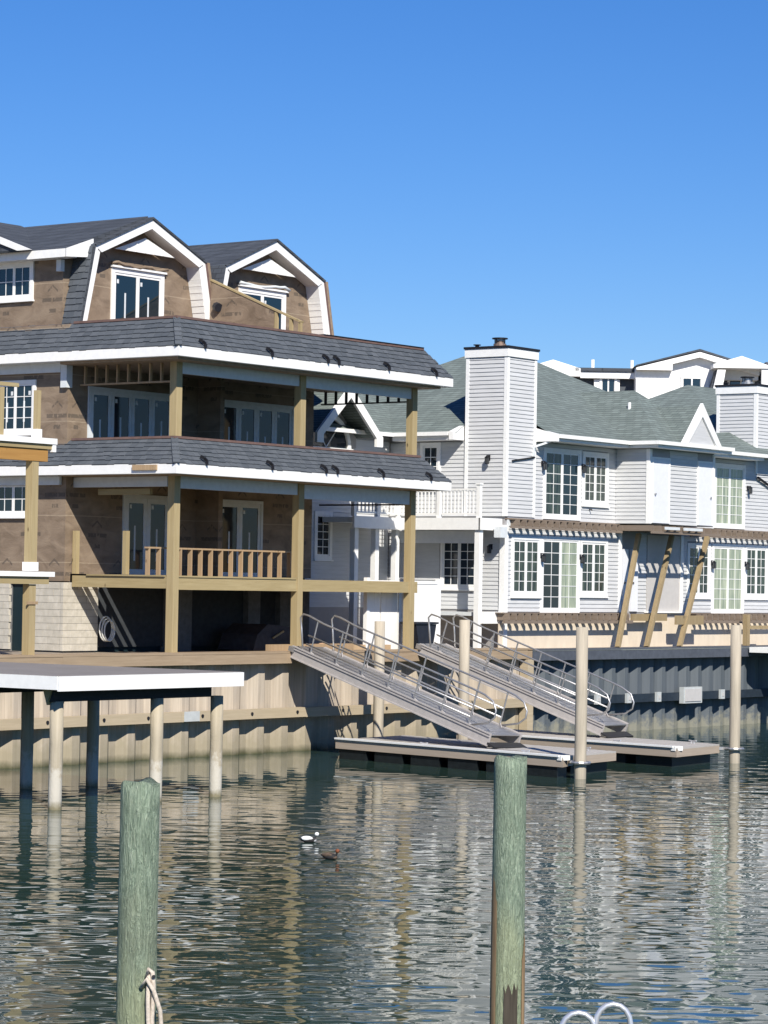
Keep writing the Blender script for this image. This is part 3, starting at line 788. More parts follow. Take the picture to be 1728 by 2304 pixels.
def cleat(r, x, y, z=.546):
    m = MB(); m.tube([(x-.03, y-.14, z+.09), (x, y, z+.075), (x+.03, y+.14, z+.09)], .022, 6)
    m.build('cleat', 'steel_hoop', r)
    for s_ in (-1, 1): MB().tube([(x, y+.05*s_, z), (x, y+.05*s_, z+.07)], .018, 6).build('cleat_foot', 'steel_hoop', r)
d2 = floating_dock('middle floating dock with plain tan end under the left gangway foot', [(5.0, -2.9), (3.2, -11.45), (5.57, -11.25), (7.3, -2.8)])
d3 = floating_dock('farther floating dock with white edge under the right gangway foot', [(9.85, -2.9), (8.25, -11.56), (11.1, -11.3), (12.95, -2.9)], ((9.85, -2.9), (8.27, -11.45)))
for r, x, y in ((d1, 3.2, -6.5), (d1, 2.4, -10.4), (d2, 5.1, -10.6), (d3, 8.9, -9.2), (d3, 10.6, -10.7)): cleat(r, x, y)
for r, (x, y), bx in ((d1, (2.25, -12.22), 2.6), (d3, (11.35, -11.65), 10.8)):
    pts = [(x+.24*math.cos(a), y+.24*math.sin(a), .42) for a in [2*math.pi*i/14 for i in range(15)]]
    m = MB(); m.tube(pts, .045, 6); m.beam((x, y+.22, .42), (bx, y+.6, .42), .1, .08); m.build('pile_ring', 'aluminium', r)
# beige mooring pilings
for i, (x, y, zt, lab) in enumerate(((2.25, -12.22, 3.95, 'beige mooring piling at the outer end of the front floating dock'),
        (11.35, -11.65, 3.98, 'beige mooring piling at the outer corner of the farther floating dock, rightmost'),
        (7.76, -1.5, 3.88, 'beige mooring piling close to the seawall behind the left gangway'),
        (8.2, -4.3, 3.98, 'beige mooring piling standing between the two gangways'))):
    m = MB(); m.smooth = True
    m.tube([(x, y, -2), (x, y, .5), (x+.008, y, 2.2), (x, y, zt)], .158, 18)
    tag(m.build('mooring_piling', 'plain_pile', None, (x, y, 0)), lab, 'piling', 'beige mooring pilings')

# ================================================================ gangways
def gangway(label, T, B, wid):
    T, B = Vector(T), Vector(B)
    r = thing('gangway', tuple(T), label, 'gangway', 'aluminium gangways')
    d = (B-T).normalized(); side = Vector((1, 0, 0)); side = (side-d*side.dot(d)).normalized(); nrm = side.cross(d)
    if nrm.z < 0: nrm = -nrm
    L = (B-T).length
    def P(s, w_, h): return T+d*s+side*w_+nrm*h
    for w_ in (0, wid):
        MB().beam(P(0, w_, -.03), P(L, w_, -.03), .06, .36, nrm).build('side_channel', 'ramp_grey', r)
        for h in (-.19, .07, .145):
            MB().beam(P(0, w_-(.045 if w_ == 0 else -.045), h), P(L, w_-(.045 if w_ == 0 else -.045), h), .03, .035, nrm).build('channel_lip', 'ramp_grey', r)
    n = int(L/.3)
    for i in range(n):
        MB().beam(P(L*i/n+.01, wid/2, .11), P(L*(i+1)/n-.01, wid/2, .11), wid-.08, .03, nrm).build('tread', 'aluminium', r)
    # hand rails with looped ends
    for w_ in (-.02, wid+.02):
        def rail(h, s0, s1, name='hand_rail', rad=.026):
            m = MB(); m.smooth = True; m.tube([P(s0, w_, h), P((s0+s1)/2, w_, h), P(s1, w_, h)], rad, 8).build(name, 'aluminium', r)
        rail(.62, .5, L-.85, 'mid_rail'); rail(.36, .5, L-.85, 'mid_rail')
        top = 1.12
        m = MB(); m.smooth = True
        pts = [P(.42, w_, .12), P(.15, w_, .75), P(.02, w_, top-.1), P(.1, w_, top+.03), P(.35, w_, top+.05), P(1, w_, top)]
        pts += [P(L*k/8, w_, top) for k in range(2, 8)]
        pts += [P(L-.55, w_, top-.02), P(L-.2, w_, top-.1), P(L-.02, w_, top-.3), P(L+.0, w_, top-.5), P(L-.2, w_, top-.72), P(L-.85, w_, .12)]
        m.tube(pts, .028, 8).build('hand_rail', 'aluminium', r)
        ns = 6
        for k in range(ns+1):
            s = .75+(L-1.6)*k/ns
            m = MB(); m.tube([P(s, w_, .05), P(s, w_, top)], .024, 8).build('baluster_post', 'aluminium', r)
            MB().beam(P(s-.0, w_, .16), P(s+.18, w_*.9, .1), .03, .09, nrm).build('gusset', 'ramp_grey', r)
    MB().beam(P(L-.02, wid/2, -.12), P(L+.28, wid/2, -.16), wid+.1, .05, nrm).build('toe_plate', 'dark_timber', r)
    MB().beam(P(-.1, wid/2, .05), P(.1, wid/2, .05), wid+.2, .14, nrm).build('hinge_plate', 'aluminium', r)
    return r
gangway('left aluminium gangway sloping from seawall down to the front docks', (4.85, -.5, 3.0), (3.78, -8.3, .80), 1.25)
gangway('right aluminium gangway sloping down to the farther floating dock', (11.2, -.5, 3.02), (11.02, -7.4, .80), 1.25)

# ================================================================ green pilings, rope, ladder
def green_piling(x, y, zt, rad, label, lean, seed):
    rr = random.Random(seed); n = 28; rows = 34; vs = []; fs = []
    for k in range(rows):
        t = k/(rows-1); z = -1.5+(zt+1.5)*t
        for j in range(n):
            a = 2*math.pi*j/n
            q = rad*(1-.05*t)*(1+.018*math.sin(3*a+seed)+.012*math.sin(7*a+z*1.3+seed)+.008*math.sin(11*a-z*2.1))
            zz = z+(.02*math.sin(2*a+seed)+.012*math.sin(5*a) if k == rows-1 else 0)
            vs.append((x+lean*(z-zt)+q*math.cos(a), y+q*math.sin(a), zz))
    for k in range(rows-1):
        for j in range(n): fs.append((k*n+j, k*n+(j+1) % n, (k+1)*n+(j+1) % n, (k+1)*n+j))
    vs.append((x, y, zt+.004)); c = len(vs)-1
    for j in range(n): fs.append(((rows-1)*n+j, (rows-1)*n+(j+1) % n, c))
    m = MB(); m.smooth = True; m.add(vs, fs)
    o = m.build('wood_piling', 'green_pile', None, (x, y, 0))
    return tag(o, label, 'piling', 'weathered green pilings in the foreground')
D1 = 20.4; D2 = 24.6
g1 = green_piling(-43.69, -37.81, 3.46, .152, 'weathered green wood piling with rope, left foreground', 0, 1)
g2 = green_piling(-38.58, -37.63, 3.43, .152, 'weathered green wood piling with stripped brown base, right foreground', 0, 2)
# bare strips where the green skin has come off the right piling
vd = Vector((-59.03+38.58, -51.45+37.63, 0)).normalized(); sdv = Vector((vd.y, -vd.x, 0))*-1
def strip(o, x, y, a0, a1, z0, z1, mat, rr=.1545, top=None):
    base = math.atan2(vd.y, vd.x); n = 8; rows = 10; vs = []; fs = []; rn = random.Random(3)
    for k in range(rows):
        for j in range(n):
            t = j/(n-1); zt_ = z1+(top[j] if top else .25*(1-abs(2*t-1))-.1*rn.random())
            z = z0+(zt_-z0)*k/(rows-1); a = base+R(a0+(a1-a0)*t)
            q = rr*(1-.05*(z+1.5)/4.93)+.004
            vs.append((x+q*math.cos(a), y+q*math.sin(a), z))
    for k in range(rows-1):
        for j in range(n-1): fs.append((k*n+j, k*n+j+1, (k+1)*n+j+1, (k+1)*n+j))
    m = MB(); m.smooth = True; m.add(vs, fs); m.build('bare_strip', mat, o)
strip(g2, -38.58, -37.63, -82, -42, -1, 2.2, 'worn_brown'); strip(g2, -38.58, -37.63, 55, 85, -1, 1.7, 'worn_brown')
strip(g2, -38.58, -37.63, -12, 36, -1, 1.42, 'worn_dark', top=[.02, -.05, .04, .0, -.06, .05, -.02, .03])
# rope hung on a spike in the left piling
v1 = Vector((-59.03+43.69, -51.45+37.81, 0)).normalized(); r1 = Vector((v1.y, -v1.x, 0))*-1
if r1.dot(cr) < 0: r1 = -r1
def RP(s, o, z): return Vector((-43.69, -37.81, 0))+r1*s+v1*o+Vector((0, 0, z))
ro = thing('rope', tuple(RP(.08, .16, 1.9)), 'frayed pale rope looped over a spike on the left green piling', 'rope')
for path in ([RP(.07, .15, 2.06), RP(.085, .19, 2.12), RP(.11, .19, 2.1), RP(.12, .17, 2.0), RP(.105, .17, 1.5), RP(.12, .16, .7)],
             [RP(.03, .16, 1.98), RP(.07, .2, 2.05), RP(.12, .21, 1.97), RP(.17, .17, 1.82), RP(.19, .14, 1.6), RP(.185, .13, .8)],
             [RP(.085, .16, 2.1), RP(.08, .185, 1.9), RP(.095, .18, 1.5), RP(.1, .17, .7)]):
    m = MB(); m.smooth = True; m.tube(path, .017, 8).build('strand', 'rope', ro)
MB().tube([RP(.1, .12, 2.06), RP(.12, .21, 2.07)], .014, 6).build('spike', 'black_metal', ro)
# boarding ladder at the bottom edge
lad = thing('ladder', (-41.9, -40.7, .5), 'curved white ladder hand rails at the bottom edge', 'ladder')
rv = Vector((cr.x, cr.y, 0)).normalized(); fv = Vector((fw.x, fw.y, 0)).normalized()
def LP(px, h, a): # two hoops
    return px+fv*a+Vector((0, 0, h))
from_ = []
for (cx_, cy_, cz_) in ((-41.9, -40.82, 1.95), (-42.05, -40.62, 1.885)):
    c0 = Vector((cx_, cy_, cz_))
    pts = [c0-rv*.17+Vector((0, 0, -1.4)), c0-rv*.165+Vector((0, 0, -.35))]
    for i in range(9):
        a = math.pi*(1-i/8); pts.append(c0+rv*.125*math.cos(a)-rv*.02+Vector((0, 0, -.14+.14*math.sin(a))))
    pts += [c0+rv*.17+Vector((0, 0, -.4)), c0+rv*.19+Vector((0, 0, -1.5)), c0+rv*.19+Vector((0, 0, -2.4))]
    m = MB(); m.smooth = True; m.tube(pts, .021, 10).build('hoop', 'steel_hoop', lad)
    from_.append(c0)
for z in (-2.2, -1.9, -1.6):
    m = MB(); m.tube([from_[0]+rv*.19+Vector((0, 0, z)), from_[1]+rv*.19+Vector((0, 0, z))], .02, 8).build('rung', 'steel_hoop', lad)

# ================================================================ the grey house
gh = thing('grey_house', (26, 6, 2.9), 'grey clapboard house with green roof and tall sided chimneys', 'house')
GY, GX, BX0, BX1, BY = 1.0, 18.0, 24.95, 29.45, -.4
boards = []; CO = .139
def clap(pl, c, u0, u1, z0, z1, holes=(), prio=0):
    z = z0
    while z < z1-.02:
        zt = min(z+CO, z1); segs = [(u0, u1)]
        for (a, b, h0, h1) in holes:
            if h1 <= z+.03 or h0 >= zt-.03: continue
            ns = []
            for (p, q) in segs:
                if b <= p or a >= q: ns.append((p, q))
                else:
                    if a > p: ns.append((p, a))
                    if b < q: ns.append((b, q))
            segs = ns
        for p, q in segs:
            if q-p < .03: continue
            if pl == 'A': m = frame4((p, c, z), (q-p, 0, 0), (0, -1, 0), (0, 0, (zt-z)))
            else: m = frame4((c, q, z), (0, -(q-p), 0), (-1, 0, 0), (0, 0, (zt-z)))
            boards.append((q-p+prio, m))
        z += CO
# unit board: u 0..1, w outwards, z 0..1; bottom edge proud
cb = unit_mesh('siding_board', 'grey_siding', MB().add([(0, 0, 0), (1, 0, 0), (1, .03, 0), (0, .03, 0), (0, 0, 1), (1, 0, 1), (1, .008, 1), (0, .008, 1), (0, .031, .06), (1, .031, .06)],
    [(0, 1, 2, 3), (4, 7, 6, 5), (3, 2, 9, 8), (8, 9, 6, 7), (0, 4, 5, 1), (0, 3, 8, 7, 4), (1, 5, 6, 9, 2)]))
H1, H2, EZ = 4.15, 7.35, 10.08
low = [(18.5, 20.05, 4.78, 6.58), (20.3, 22.52, 4.22, 6.62), (22.75, 24.32, 4.82, 6.58)]
upp = [(20.38, 22.5, 7.45, 9.66), (22.85, 24.3, 8.0, 9.64)]
far = [(30.1, 31.55, 4.82, 6.6), (31.9, 34.1, 4.22, 6.62), (34.4, 35.95, 4.82, 6.62)]
faru = [(32.0, 34.1, 7.45, 9.66)]
grow = lambda L, d=.1: [(a-d, b+d, c-d, e+d) for a, b, c, e in L]
# wall cores
MB().box(GX, 44, GY, 12.4, 2.9, EZ).build('wall', 'siding_back', gh)
MB().box(9, GX, 5.85, 12.4, 2.9, EZ).build('wall', 'siding_back', gh)
MB().box(BX0, BX1, BY, GY, H2-.05, EZ).build('bay_wall', 'siding_back', gh)
clap('A', GY, GX+.12, 25.25, H1, 7.0, grow(low), .5); clap('A', GY, GX+.12, 24.95, H2-.05, EZ-.15, grow(upp), .5)
clap('A', GY, 26.4, 27.1, H1, 7.0); clap('A', GY, 29.6, 44, H1, 7.0, grow(far)); clap('A', GY, BX1, 44, H2-.05, EZ-.15, grow(faru))
clap('B', BX0, BY, GY-.03, H2-.05, EZ-.15, (), 1); clap('A', BY, 26.3, 28.25, H2-.05, EZ-.15, (), 1)
clap('B', GX, GY+.1, 5.8, 7.35, EZ-.2, [(3.7, 4.5, 8.3, 9.85)], 2); clap('B', GX, GY+.1, 5.8, 4.2, 7.0, grow([(2.1, 3.55, 4.95, 6.55)]))
clap('A', 5.85, 12.2, 17.95, 4.2, EZ-.15, grow([(13.95, 14.65, 5.9, 7.3), (13.2, 15.3, 8.6, 10.2)]))
# chimneys
def chimney(x, y, w_, d_, zt, zb, fm='copper_metal'):
    ch = MB().box(x, x+w_, y, y+d_, zb, zt).build('chimney', 'siding_back', gh)
    clap('A', y, x+.1, x+w_-.1, zb, zt-.02, (), 3); clap('B', x, y+.1, y+d_-.1, zb, zt-.02, (), 3)
    t = .035
    m = MB()
    m.box(x-t, x+.1, y-t, y-.0005, zb, zt).box(x-t, x-.0005, y, y+.1, zb, zt)
    m.box(x+w_-.1, x+w_+t, y-t, y-.0005, zb, zt).box(x-t, x-.0005, y+d_-.1, y+d_+t, zb, zt)
    m.build('corner_board', 'white_trim', ch)
    MB().box(x-.07, x+w_+.07, y-.07, y+d_+.07, zt, zt+.28).build('crown', 'white_trim', ch)
    MB().box(x-.1, x+w_+.1, y-.1, y+d_+.1, zt+.285, zt+.36).build('cap', 'black_metal', ch)
    m = MB(); m.smooth = False
    m.tube([(x+.7, y+.8, zt+.36), (x+.7, y+.8, zt+.5)], .22, 12).tube([(x+.7, y+.8, zt+.5), (x+.7, y+.8, zt+.62)], .15, 12)
    m.build('flue', fm, ch)
    MB().tube([(x+.7, y+.8, zt+.66), (x+.7, y+.8, zt+.7)], .27, 12).build('flue_cap', 'black_metal', ch)
    for a in (0, 1.57, 3.14, 4.71): MB().beam((x+.7+.2*math.cos(a), y+.8+.2*math.sin(a), zt+.5), (x+.7+.2*math.cos(a), y+.8+.2*math.sin(a), zt+.67), .03, .03).build('flue_leg', 'black_metal', ch)
    MB().tube([(x+.2, y+d_-.25, zt+.36), (x+.2, y+d_-.25, zt+.43)], .07, 8).tube([(x+.2, y+d_-.25, zt+.43), (x+.2, y+d_-.25, zt+.46)], .13, 8).build('flue', 'black_metal', ch)
chimney(GX-.04, GY-.04, 1.72, 1.64, 12.72, H2)
chimney(35.0, GY-.04, 1.72, 1.7, 12.6, EZ-.6, 'aluminium')
MB().box(GX-.08, GX+.12, GY-.085, GY-.005, 2.95, H2-.3).box(GX-.08, GX-.005, GY-.004, GY+.14, 2.95, H2-.3).build('corner_board', 'white_trim', gh)
MB().box(25.2, 25.36, GY-.06, GY-.002, H1, 7.0).build('corner_board', 'white_trim', gh)
MB().box(BX0-.04, BX0+.11, BY-.045, BY-.001, H2-.05, EZ-.15).box(BX0-.04, BX0-.002, BY, BY+.11, H2-.05, EZ-.15).build('corner_board', 'white_trim', gh)
MB().box(BX1-.12, BX1+.03, BY-.045, BY-.001, H2-.05, EZ-.15).build('corner_board', 'white_trim', gh)
pieces('siding_board', cb, boards, gh)
# windows and doors
for (a, b, c, d), gl in zip(low, (['half_curtain']*2, ['window_glass', 'curtain_glass'], ['half_curtain']*2)):
    sl_ = b-a > 2
    window(gh, 'A', GY, a, b, c, d, 2, (2, 6) if sl_ else (2, 5), trim=.12, panes=gl, name='sliding_door' if sl_ else 'window', sill=not sl_, fr=.07)
for (a, b, c, d), gl in zip(upp, (['half_curtain', 'window_glass'], ['half_curtain', 'half_curtain'])):
    sl_ = b-a > 2
    window(gh, 'A', GY, a, b, c, d, 2, (2, 6) if sl_ else (2, 5), trim=.12, panes=gl, name='sliding_door' if sl_ else 'window', sill=not sl_, fr=.07)
for (a, b, c, d) in far:
    sl_ = b-a > 2
    window(gh, 'A', GY, a, b, c, d, 2, (2, 6) if sl_ else (2, 5), trim=.12, glass='curtain_glass' if sl_ else 'half_curtain', name='sliding_door' if sl_ else 'window', sill=not sl_, fr=.07)
window(gh, 'A', GY, *faru[0], 2, (2, 6), trim=.12, glass='curtain_glass', name='sliding_door', sill=False, fr=.07)
window(gh, 'B', GX, 2.15, 3.5, 4.98, 6.5, 2, (2, 5), trim=.1, glass='dim_glass', fr=.06)
window(gh, 'B', GX, 3.78, 4.4, 8.35, 9.75, 1, (2, 4), trim=.12, glass='window_glass', fr=.06)
window(gh, 'A', 5.85, 13.95, 14.65, 5.92, 7.28, 1, (2, 5), trim=.13, glass='dim_glass', fr=.05)
for u0, u1, kx in ((25.12, 26.22, 25.25), (28.28, 29.3, 29.15)):
    dd = MB().bp('A', BY, u0, u1, .0, .05, H2-.02, 9.6).build('door', 'door_white', gh)
    MB().tube([(kx, BY-.05, 8.35), (kx, BY-.11, 8.35)], .035, 8).build('knob', 'aluminium', dd)
    MB().bp('A', BY, u0-.05, u0-.002, .0, .07, H2-.02, 9.66).bp('A', BY, u1+.002, u1+.05, 0, .07, H2-.02, 9.66).bp('A', BY, u0, u1, 0, .07, 9.602, 9.66).build('door_frame', 'white_trim', dd)
# shaded alcove under the bay: leaf doors, plain panel, corner board
for u0, u1 in ((25.42, 25.75), (25.98, 26.42)):
    dd = MB().bp('A', GY, u0, u1, 0, .09, H1+.03, 6.4).build('door', 'door_white', gh)
    MB().tube([(u0+.08, GY-.09, 5.2), (u0+.08, GY-.14, 5.2)], .03, 8).build('knob', 'black_metal', dd)
MB().bp('A', GY, 27.12, 29.4, .0, .05, H1+.05, 6.95).build('plain_panel', 'grey_panel', gh)
MB().bp('A', GY, 27.0, 29.55, .0, .14, H1-.02, H1+.045).build('panel_sill', 'white_trim', gh)
MB().bp('A', GY, 29.42, 29.6, 0, .09, H1+.047, 6.98).build('corner_board', 'white_trim', gh)
# roofs
def poly(name, mat, vs, fs): return MB().add(vs, fs).build(name, mat, gh)
ez = EZ+.06; hx0, hx1, hy0, hy1 = GX-.6, 33.9, GY-.75, 12.6; rz = 13.42
hp = (rz-ez)/6.0
ha = 2.16; cz = ez+ha*hp
poly('roof', 'green_roof', [(19.72, hy0, ez), (hx1, hy0, ez), (hx1, hy1, ez), (hx0, hy1, ez), (hx0+6.0, hy0+6, rz), (hx1-6.1, hy0+6, rz), (hx0+ha, hy0+ha, cz), (19.72, hy0+ha, cz), (hx0, 2.66, ez), (hx0+ha, 2.66, cz)],
     [(0, 1, 5, 4, 6, 7), (1, 2, 5), (2, 3, 4, 5), (3, 8, 9, 6, 4)])
bz = 12.2; bxa, bxb = BX0-.35, BX1+.35; bm_ = (bxa+bxb)/2
poly('bay_roof', 'green_roof', [(bxa, BY-.55, ez+.01), (bxb, BY-.55, ez+.01), (bxb, 6, ez+.01), (bxa, 6, ez+.01), (bm_, BY+2.05, bz), (bm_, 6, bz)],
     [(0, 1, 4), (1, 2, 5, 4), (3, 0, 4, 5), (2, 3, 5), (3, 2, 1, 0)])
# small pointed gable on the bay roof
gx_, gy_ = 27.45, BY-.56
poly('roof', 'green_roof', [(gx_-1.25, gy_, ez+.02), (gx_+1.3, gy_, ez+.02), (gx_, gy_, 11.58), (gx_-1.25, 3.2, ez+.02), (gx_+1.3, 3.2, ez+.02), (gx_, 3.2, 11.58)],
     [(0, 1, 2), (3, 5, 4), (0, 2, 5, 3), (1, 4, 5, 2), (0, 3, 4, 1)])
MB().prism([(gx_-1.36, ez+.03), (gx_, 11.68), (gx_, 11.2), (gx_-1.0, ez+.03)], 'y', gy_-.12, gy_-.01).prism([(gx_+1.4, ez+.03), (gx_, 11.68), (gx_, 11.2), (gx_+1.04, ez+.03)], 'y', gy_-.12, gy_-.01).build('rake_board', 'white_trim', gh)
MB().prism([(gx_-.98, ez+.035), (gx_, 11.19), (gx_+1.0, ez+.035)], 'y', gy_-.05, gy_-.012).build('gable_panel', 'grey_siding', gh)
# second unit roof, right part
poly('roof', 'green_roof', [(33.2, hy0+.02, ez+.012), (46, hy0+.02, ez+.012), (46, 12.5, ez+.012), (33.2, 12.5, ez+.012), (39.2, 6.5, rz-.05), (46, 6.5, rz-.05)], [(0, 1, 5, 4), (3, 0, 4), (2, 3, 4, 5), (1, 2, 5), (3, 2, 1, 0)])
# recessed wing roof and its arched gable
poly('roof', 'green_roof', [(8.6, 5.35, ez+.015), (21, 5.35, ez+.015), (21, 12.5, ez+.015), (8.6, 12.5, ez+.015), (8.6, 9, 12.6), (21, 9, 12.6)], [(0, 1, 5, 4), (2, 3, 4, 5), (0, 4, 3), (1, 2, 5), (3, 2, 1, 0)])
ax_, ay_ = 14.2, 4.75
poly('roof', 'green_roof', [(ax_-1.75, ay_, 9.95), (ax_+1.75, ay_, 9.95), (ax_, ay_, 11.55), (ax_-1.75, 8, 9.95), (ax_+1.75, 8, 9.95), (ax_, 8, 11.55)], [(0, 2, 5, 3), (1, 4, 5, 2)])
MB().prism([(ax_-1.8, 9.95), (ax_, 11.6), (ax_, 11.18), (ax_-1.45, 9.9), (ax_-1.45, 9.62), (ax_-1.8, 9.62)], 'y', ay_-.1, ay_).prism([(ax_+1.8, 9.95), (ax_, 11.6), (ax_, 11.18), (ax_+1.45, 9.9), (ax_+1.45, 9.62), (ax_+1.8, 9.62)], 'y', ay_-.1, ay_).build('rake_board', 'white_trim', gh)
MB().prism([(ax_-1.7, 9.6), (ax_-1.7, 9.95), (ax_, 11.5), (ax_+1.7, 9.95), (ax_+1.7, 9.6)], 'y', 5.72, 5.85).build('gable_panel', 'siding_back', gh)
arc = [(ax_+1.15*math.cos(a), 9.55+1.0*math.sin(a)) for a in [math.pi*i/14 for i in range(15)]]
MB().prism(arc, 'y', 5.69, 5.72).build('arched_window', 'dim_glass', gh)
for i in range(14):
    a, b = arc[i], arc[i+1]; ca_, cb_ = [(ax_+(p[0]-ax_)*1.14, 9.55+(p[1]-9.55)*1.16) for p in (a, b)]
    MB().prism([a, b, cb_, ca_], 'y', 5.62, 5.72).build('arch_trim', 'white_trim', gh)
MB().box(ax_-1.4, ax_+1.4, 5.6, 5.72, 9.4, 9.55).build('arch_sill', 'white_trim', gh)
for a in (.9, 2.2): MB().beam((ax_, 5.68, 9.56), (ax_+1.1*math.cos(a), 5.68, 9.55+.97*math.sin(a)), .02, .03).build('muntin', 'white_trim', gh)
# gutters and soffits
def gut(p, q, nm='gutter'):
    MB().beam(p, q, .13, .13).build(nm, 'white_trim', gh)
z_ = EZ+.05
gut((19.98, hy0-.06, z_), (bxa-.02, hy0-.06, z_)); gut((bxa-.06, hy0-.13, z_), (bxa-.06, BY-.55, z_)); gut((bxa-.13, BY-.61, z_), (bxb, BY-.61, z_)); gut((bxb+.1, hy0-.06, z_), (34.5, hy0-.06, z_))
gut((hx0-.06, 2.9, z_), (hx0-.06, 5.25, z_)); gut((8.6, 5.29, z_), (hx0-.13, 5.29, z_))
MB().box(19.72, bxa, hy0, GY-.035, EZ-.12, EZ-.02).build('soffit', 'white_trim', gh); MB().box(bxb, 34.4, hy0+.001, GY-.035, EZ-.12, EZ-.02).build('soffit', 'white_trim', gh)
MB().box(bxa, bxb, BY-.55, BY-.04, EZ-.12, EZ-.02).box(bxa, BX0-.04, BY-.038, GY-.04, EZ-.12, EZ-.02).build('soffit', 'white_trim', gh)
MB().box(hx0, GX-.035, 2.75, 5.3, EZ-.16, EZ-.02).build('soffit', 'white_trim', gh)
MB().prism([(hy0-.1, EZ-.14), (hy0-.1, EZ+.12), (GY+.1, EZ+.35), (GY+.1, EZ-.14)], 'x', 19.7, 19.95).build('eave_return', 'white_trim', gh)
MB().prism([(hx0-.1, EZ-.16), (hx0-.1, EZ+.12), (GX-.06, EZ+.35), (GX-.06, EZ-.16)], 'y', 2.68, 2.86).build('eave_return', 'white_trim', gh)
MB().beam((19.95, hy0-.05, EZ-.05), (19.55, GY-.1, 9.75), .07, .07).beam((19.55, GY-.1, 9.75), (19.52, GY-.1, 9.42), .07, .07).build('downspout', 'white_board', gh)
MB().tube([(19.6, GY-.1, 9.4), (18.25, GY-.1, 9.22)], .03, 6).build('conduit', 'black_metal', gh)
MB().tube([(35.05, GY-.12, 9.35), (36.5, GY-.12, 8.9)], .05, 6).build('downspout', 'black_metal', gh)
for x, y, z, h in ((27.9-1.6, 1.3, 11.6, .35),):
    MB().tube([(x, y, z-.4), (x, y, z+.1)], .06, 8).build('roof_vent', 'white_trim', gh)
MB().box(24.9, 26.4, 6.3, 6.7, 13.42, 13.6).build('ridge_vent', 'black_plastic', gh)
# deck joists left standing at both levels, with ledgers
def joists(zb, zt, x0, x1, yo, yi, sp, gap=()):
    x = x0
    while x < x1:
        if not any(a < x < b for a, b in gap):
            MB().box(x, x+.05, yo, yi, zb+.04, zt).build('deck_joist', 'old_lumber', gh)
        x += sp
J0 = GY-.03
joists(3.83, 4.09, 17.6, 25.4, .5, J0, .42); joists(3.83, 4.09, 30.2, 44, .5, J0, .42)
MB().box(17.4, 25.5, .52, .60, 3.76, 3.868).build('deck_girder', 'old_lumber', gh)
MB().box(30.0, 44, .52, .60, 3.76, 3.868).build('deck_girder', 'old_lumber', gh)
MB().box(25.5, 27.9, .56, .64, 3.85, 4.1).build('deck_rim', 'prop_lumber', gh); MB().box(27.95, 29.9, .2, .28, 3.72, 4.05).build('deck_rim', 'prop_lumber', gh)
for a, b in ((17.5, 25.4), (30.1, 44)):
    MB().box(a, b, .66, J0+.02, 4.095, 4.125).build('deck_board', 'old_lumber', gh)
for a, b in ((18.2, 24.9), (29.7, 44)):
    MB().box(a, b, .76, J0-.006, 7.243, 7.27).build('deck_board', 'old_lumber', gh)
joists(7.0, 7.24, 18.3, 24.9, .62, J0, .41); joists(7.0, 7.24, 29.7, 44, .62, J0, .41, ())
joists(7.0, 7.24, 24.95, 29.6, BY-.2, J0, .5)
MB().box(17.9, 24.9, .64, .72, 6.95, 7.035).build('deck_girder', 'old_lumber', gh); MB().box(29.7, 44, .64, .72, 6.95, 7.035).build('deck_girder', 'old_lumber', gh); MB().box(24.92, 29.68, BY-.2, BY-.1, 6.95, 7.035).build('deck_girder', 'old_lumber', gh)
MB().box(18.1, 24.9, J0-.004, J0+.02, 7.02, 7.24).build('ledger_flashing', 'white_board', gh); MB().box(29.6, 44, J0-.004, J0+.02, 7.02, 7.24).build('ledger_flashing', 'white_board', gh)
MB().box(18, 44, J0-.005, J0+.03, 7.245, 7.30).build('deck_ledger', 'old_lumber', gh)
MB().box(25.6, 26.6, BY-.3, BY-.26, 7.1, 7.2).box(26.9, 28.2, BY-.3, BY-.26, 7.1, 7.2).build('leftover_board', 'white_board', gh)
# cream wall below the lower deck
MB().box(17.7, 44, .95, 1.0, 2.9, 3.95).build('base_wall', 'cream_panel', gh)
# porch and balcony in the corner
MB().box(16.75, GX-.04, 1.15, 4.9, 7.05, 7.22).box(14.2, 16.748, 4.5, 5.8, 7.05, 7.22).build('balcony_floor', 'white_board', gh)
MB().box(16.68, 16.748, 1.1, 4.85, 6.86, 7.26).build('balcony_band', 'white_trim', gh)
MB().box(16.68, GX-.06, 1.06, 1.148, 6.86, 7.26).build('balcony_band', 'white_trim', gh)
MB().box(14.15, 16.675, 4.4, 4.49, 6.86, 7.26).build('balcony_band', 'white_trim', gh)
MB().box(17.2, 17.28, 1.6, 4.8, 6.42, 6.83).build('porch_beam', 'white_trim', gh)
def rail(p, q, n, z=7.26):
    p, q = Vector(p), Vector(q)
    for h in (.14, .95): MB().beam((p.x, p.y, z+h), (q.x, q.y, z+h), .07, .06).build('balcony_rail', 'white_vinyl', gh)
    for i in range(1, n):
        a = p.lerp(q, i/n); MB().box(a.x-.02, a.x+.02, a.y-.02, a.y+.02, z+.17, z+.92).build('baluster', 'white_vinyl', gh)
def rpost(x, y, z=7.26, h=1.1): 
    MB().box(x-.07, x+.07, y-.07, y+.07, z+.004, z+h).box(x-.095, x+.095, y-.095, y+.095, z+h, z+h+.06).build('rail_post', 'white_vinyl', gh)
rail((16.8, 1.3), (16.8, 4.5), 21); rail((16.8, 4.55), (14.3, 4.55), 12)
for x, y in ((16.8, 1.22), (16.8, 2.85), (16.8, 4.55), (15.6, 4.55), (14.3, 4.55)): rpost(x, y)
for x, y in ((16.75, 1.15), (14.45, 4.6), (15.6, 4.6), (16.75, 4.6)):
    MB().box(x, x+.2, y, y+.2, 2.9, 6.855).build('column', 'white_vinyl', gh)
MB().box(16.9, 17.9, 1.3, 4.8, 4.0, 4.12).build('porch_floor', 'white_board', gh)
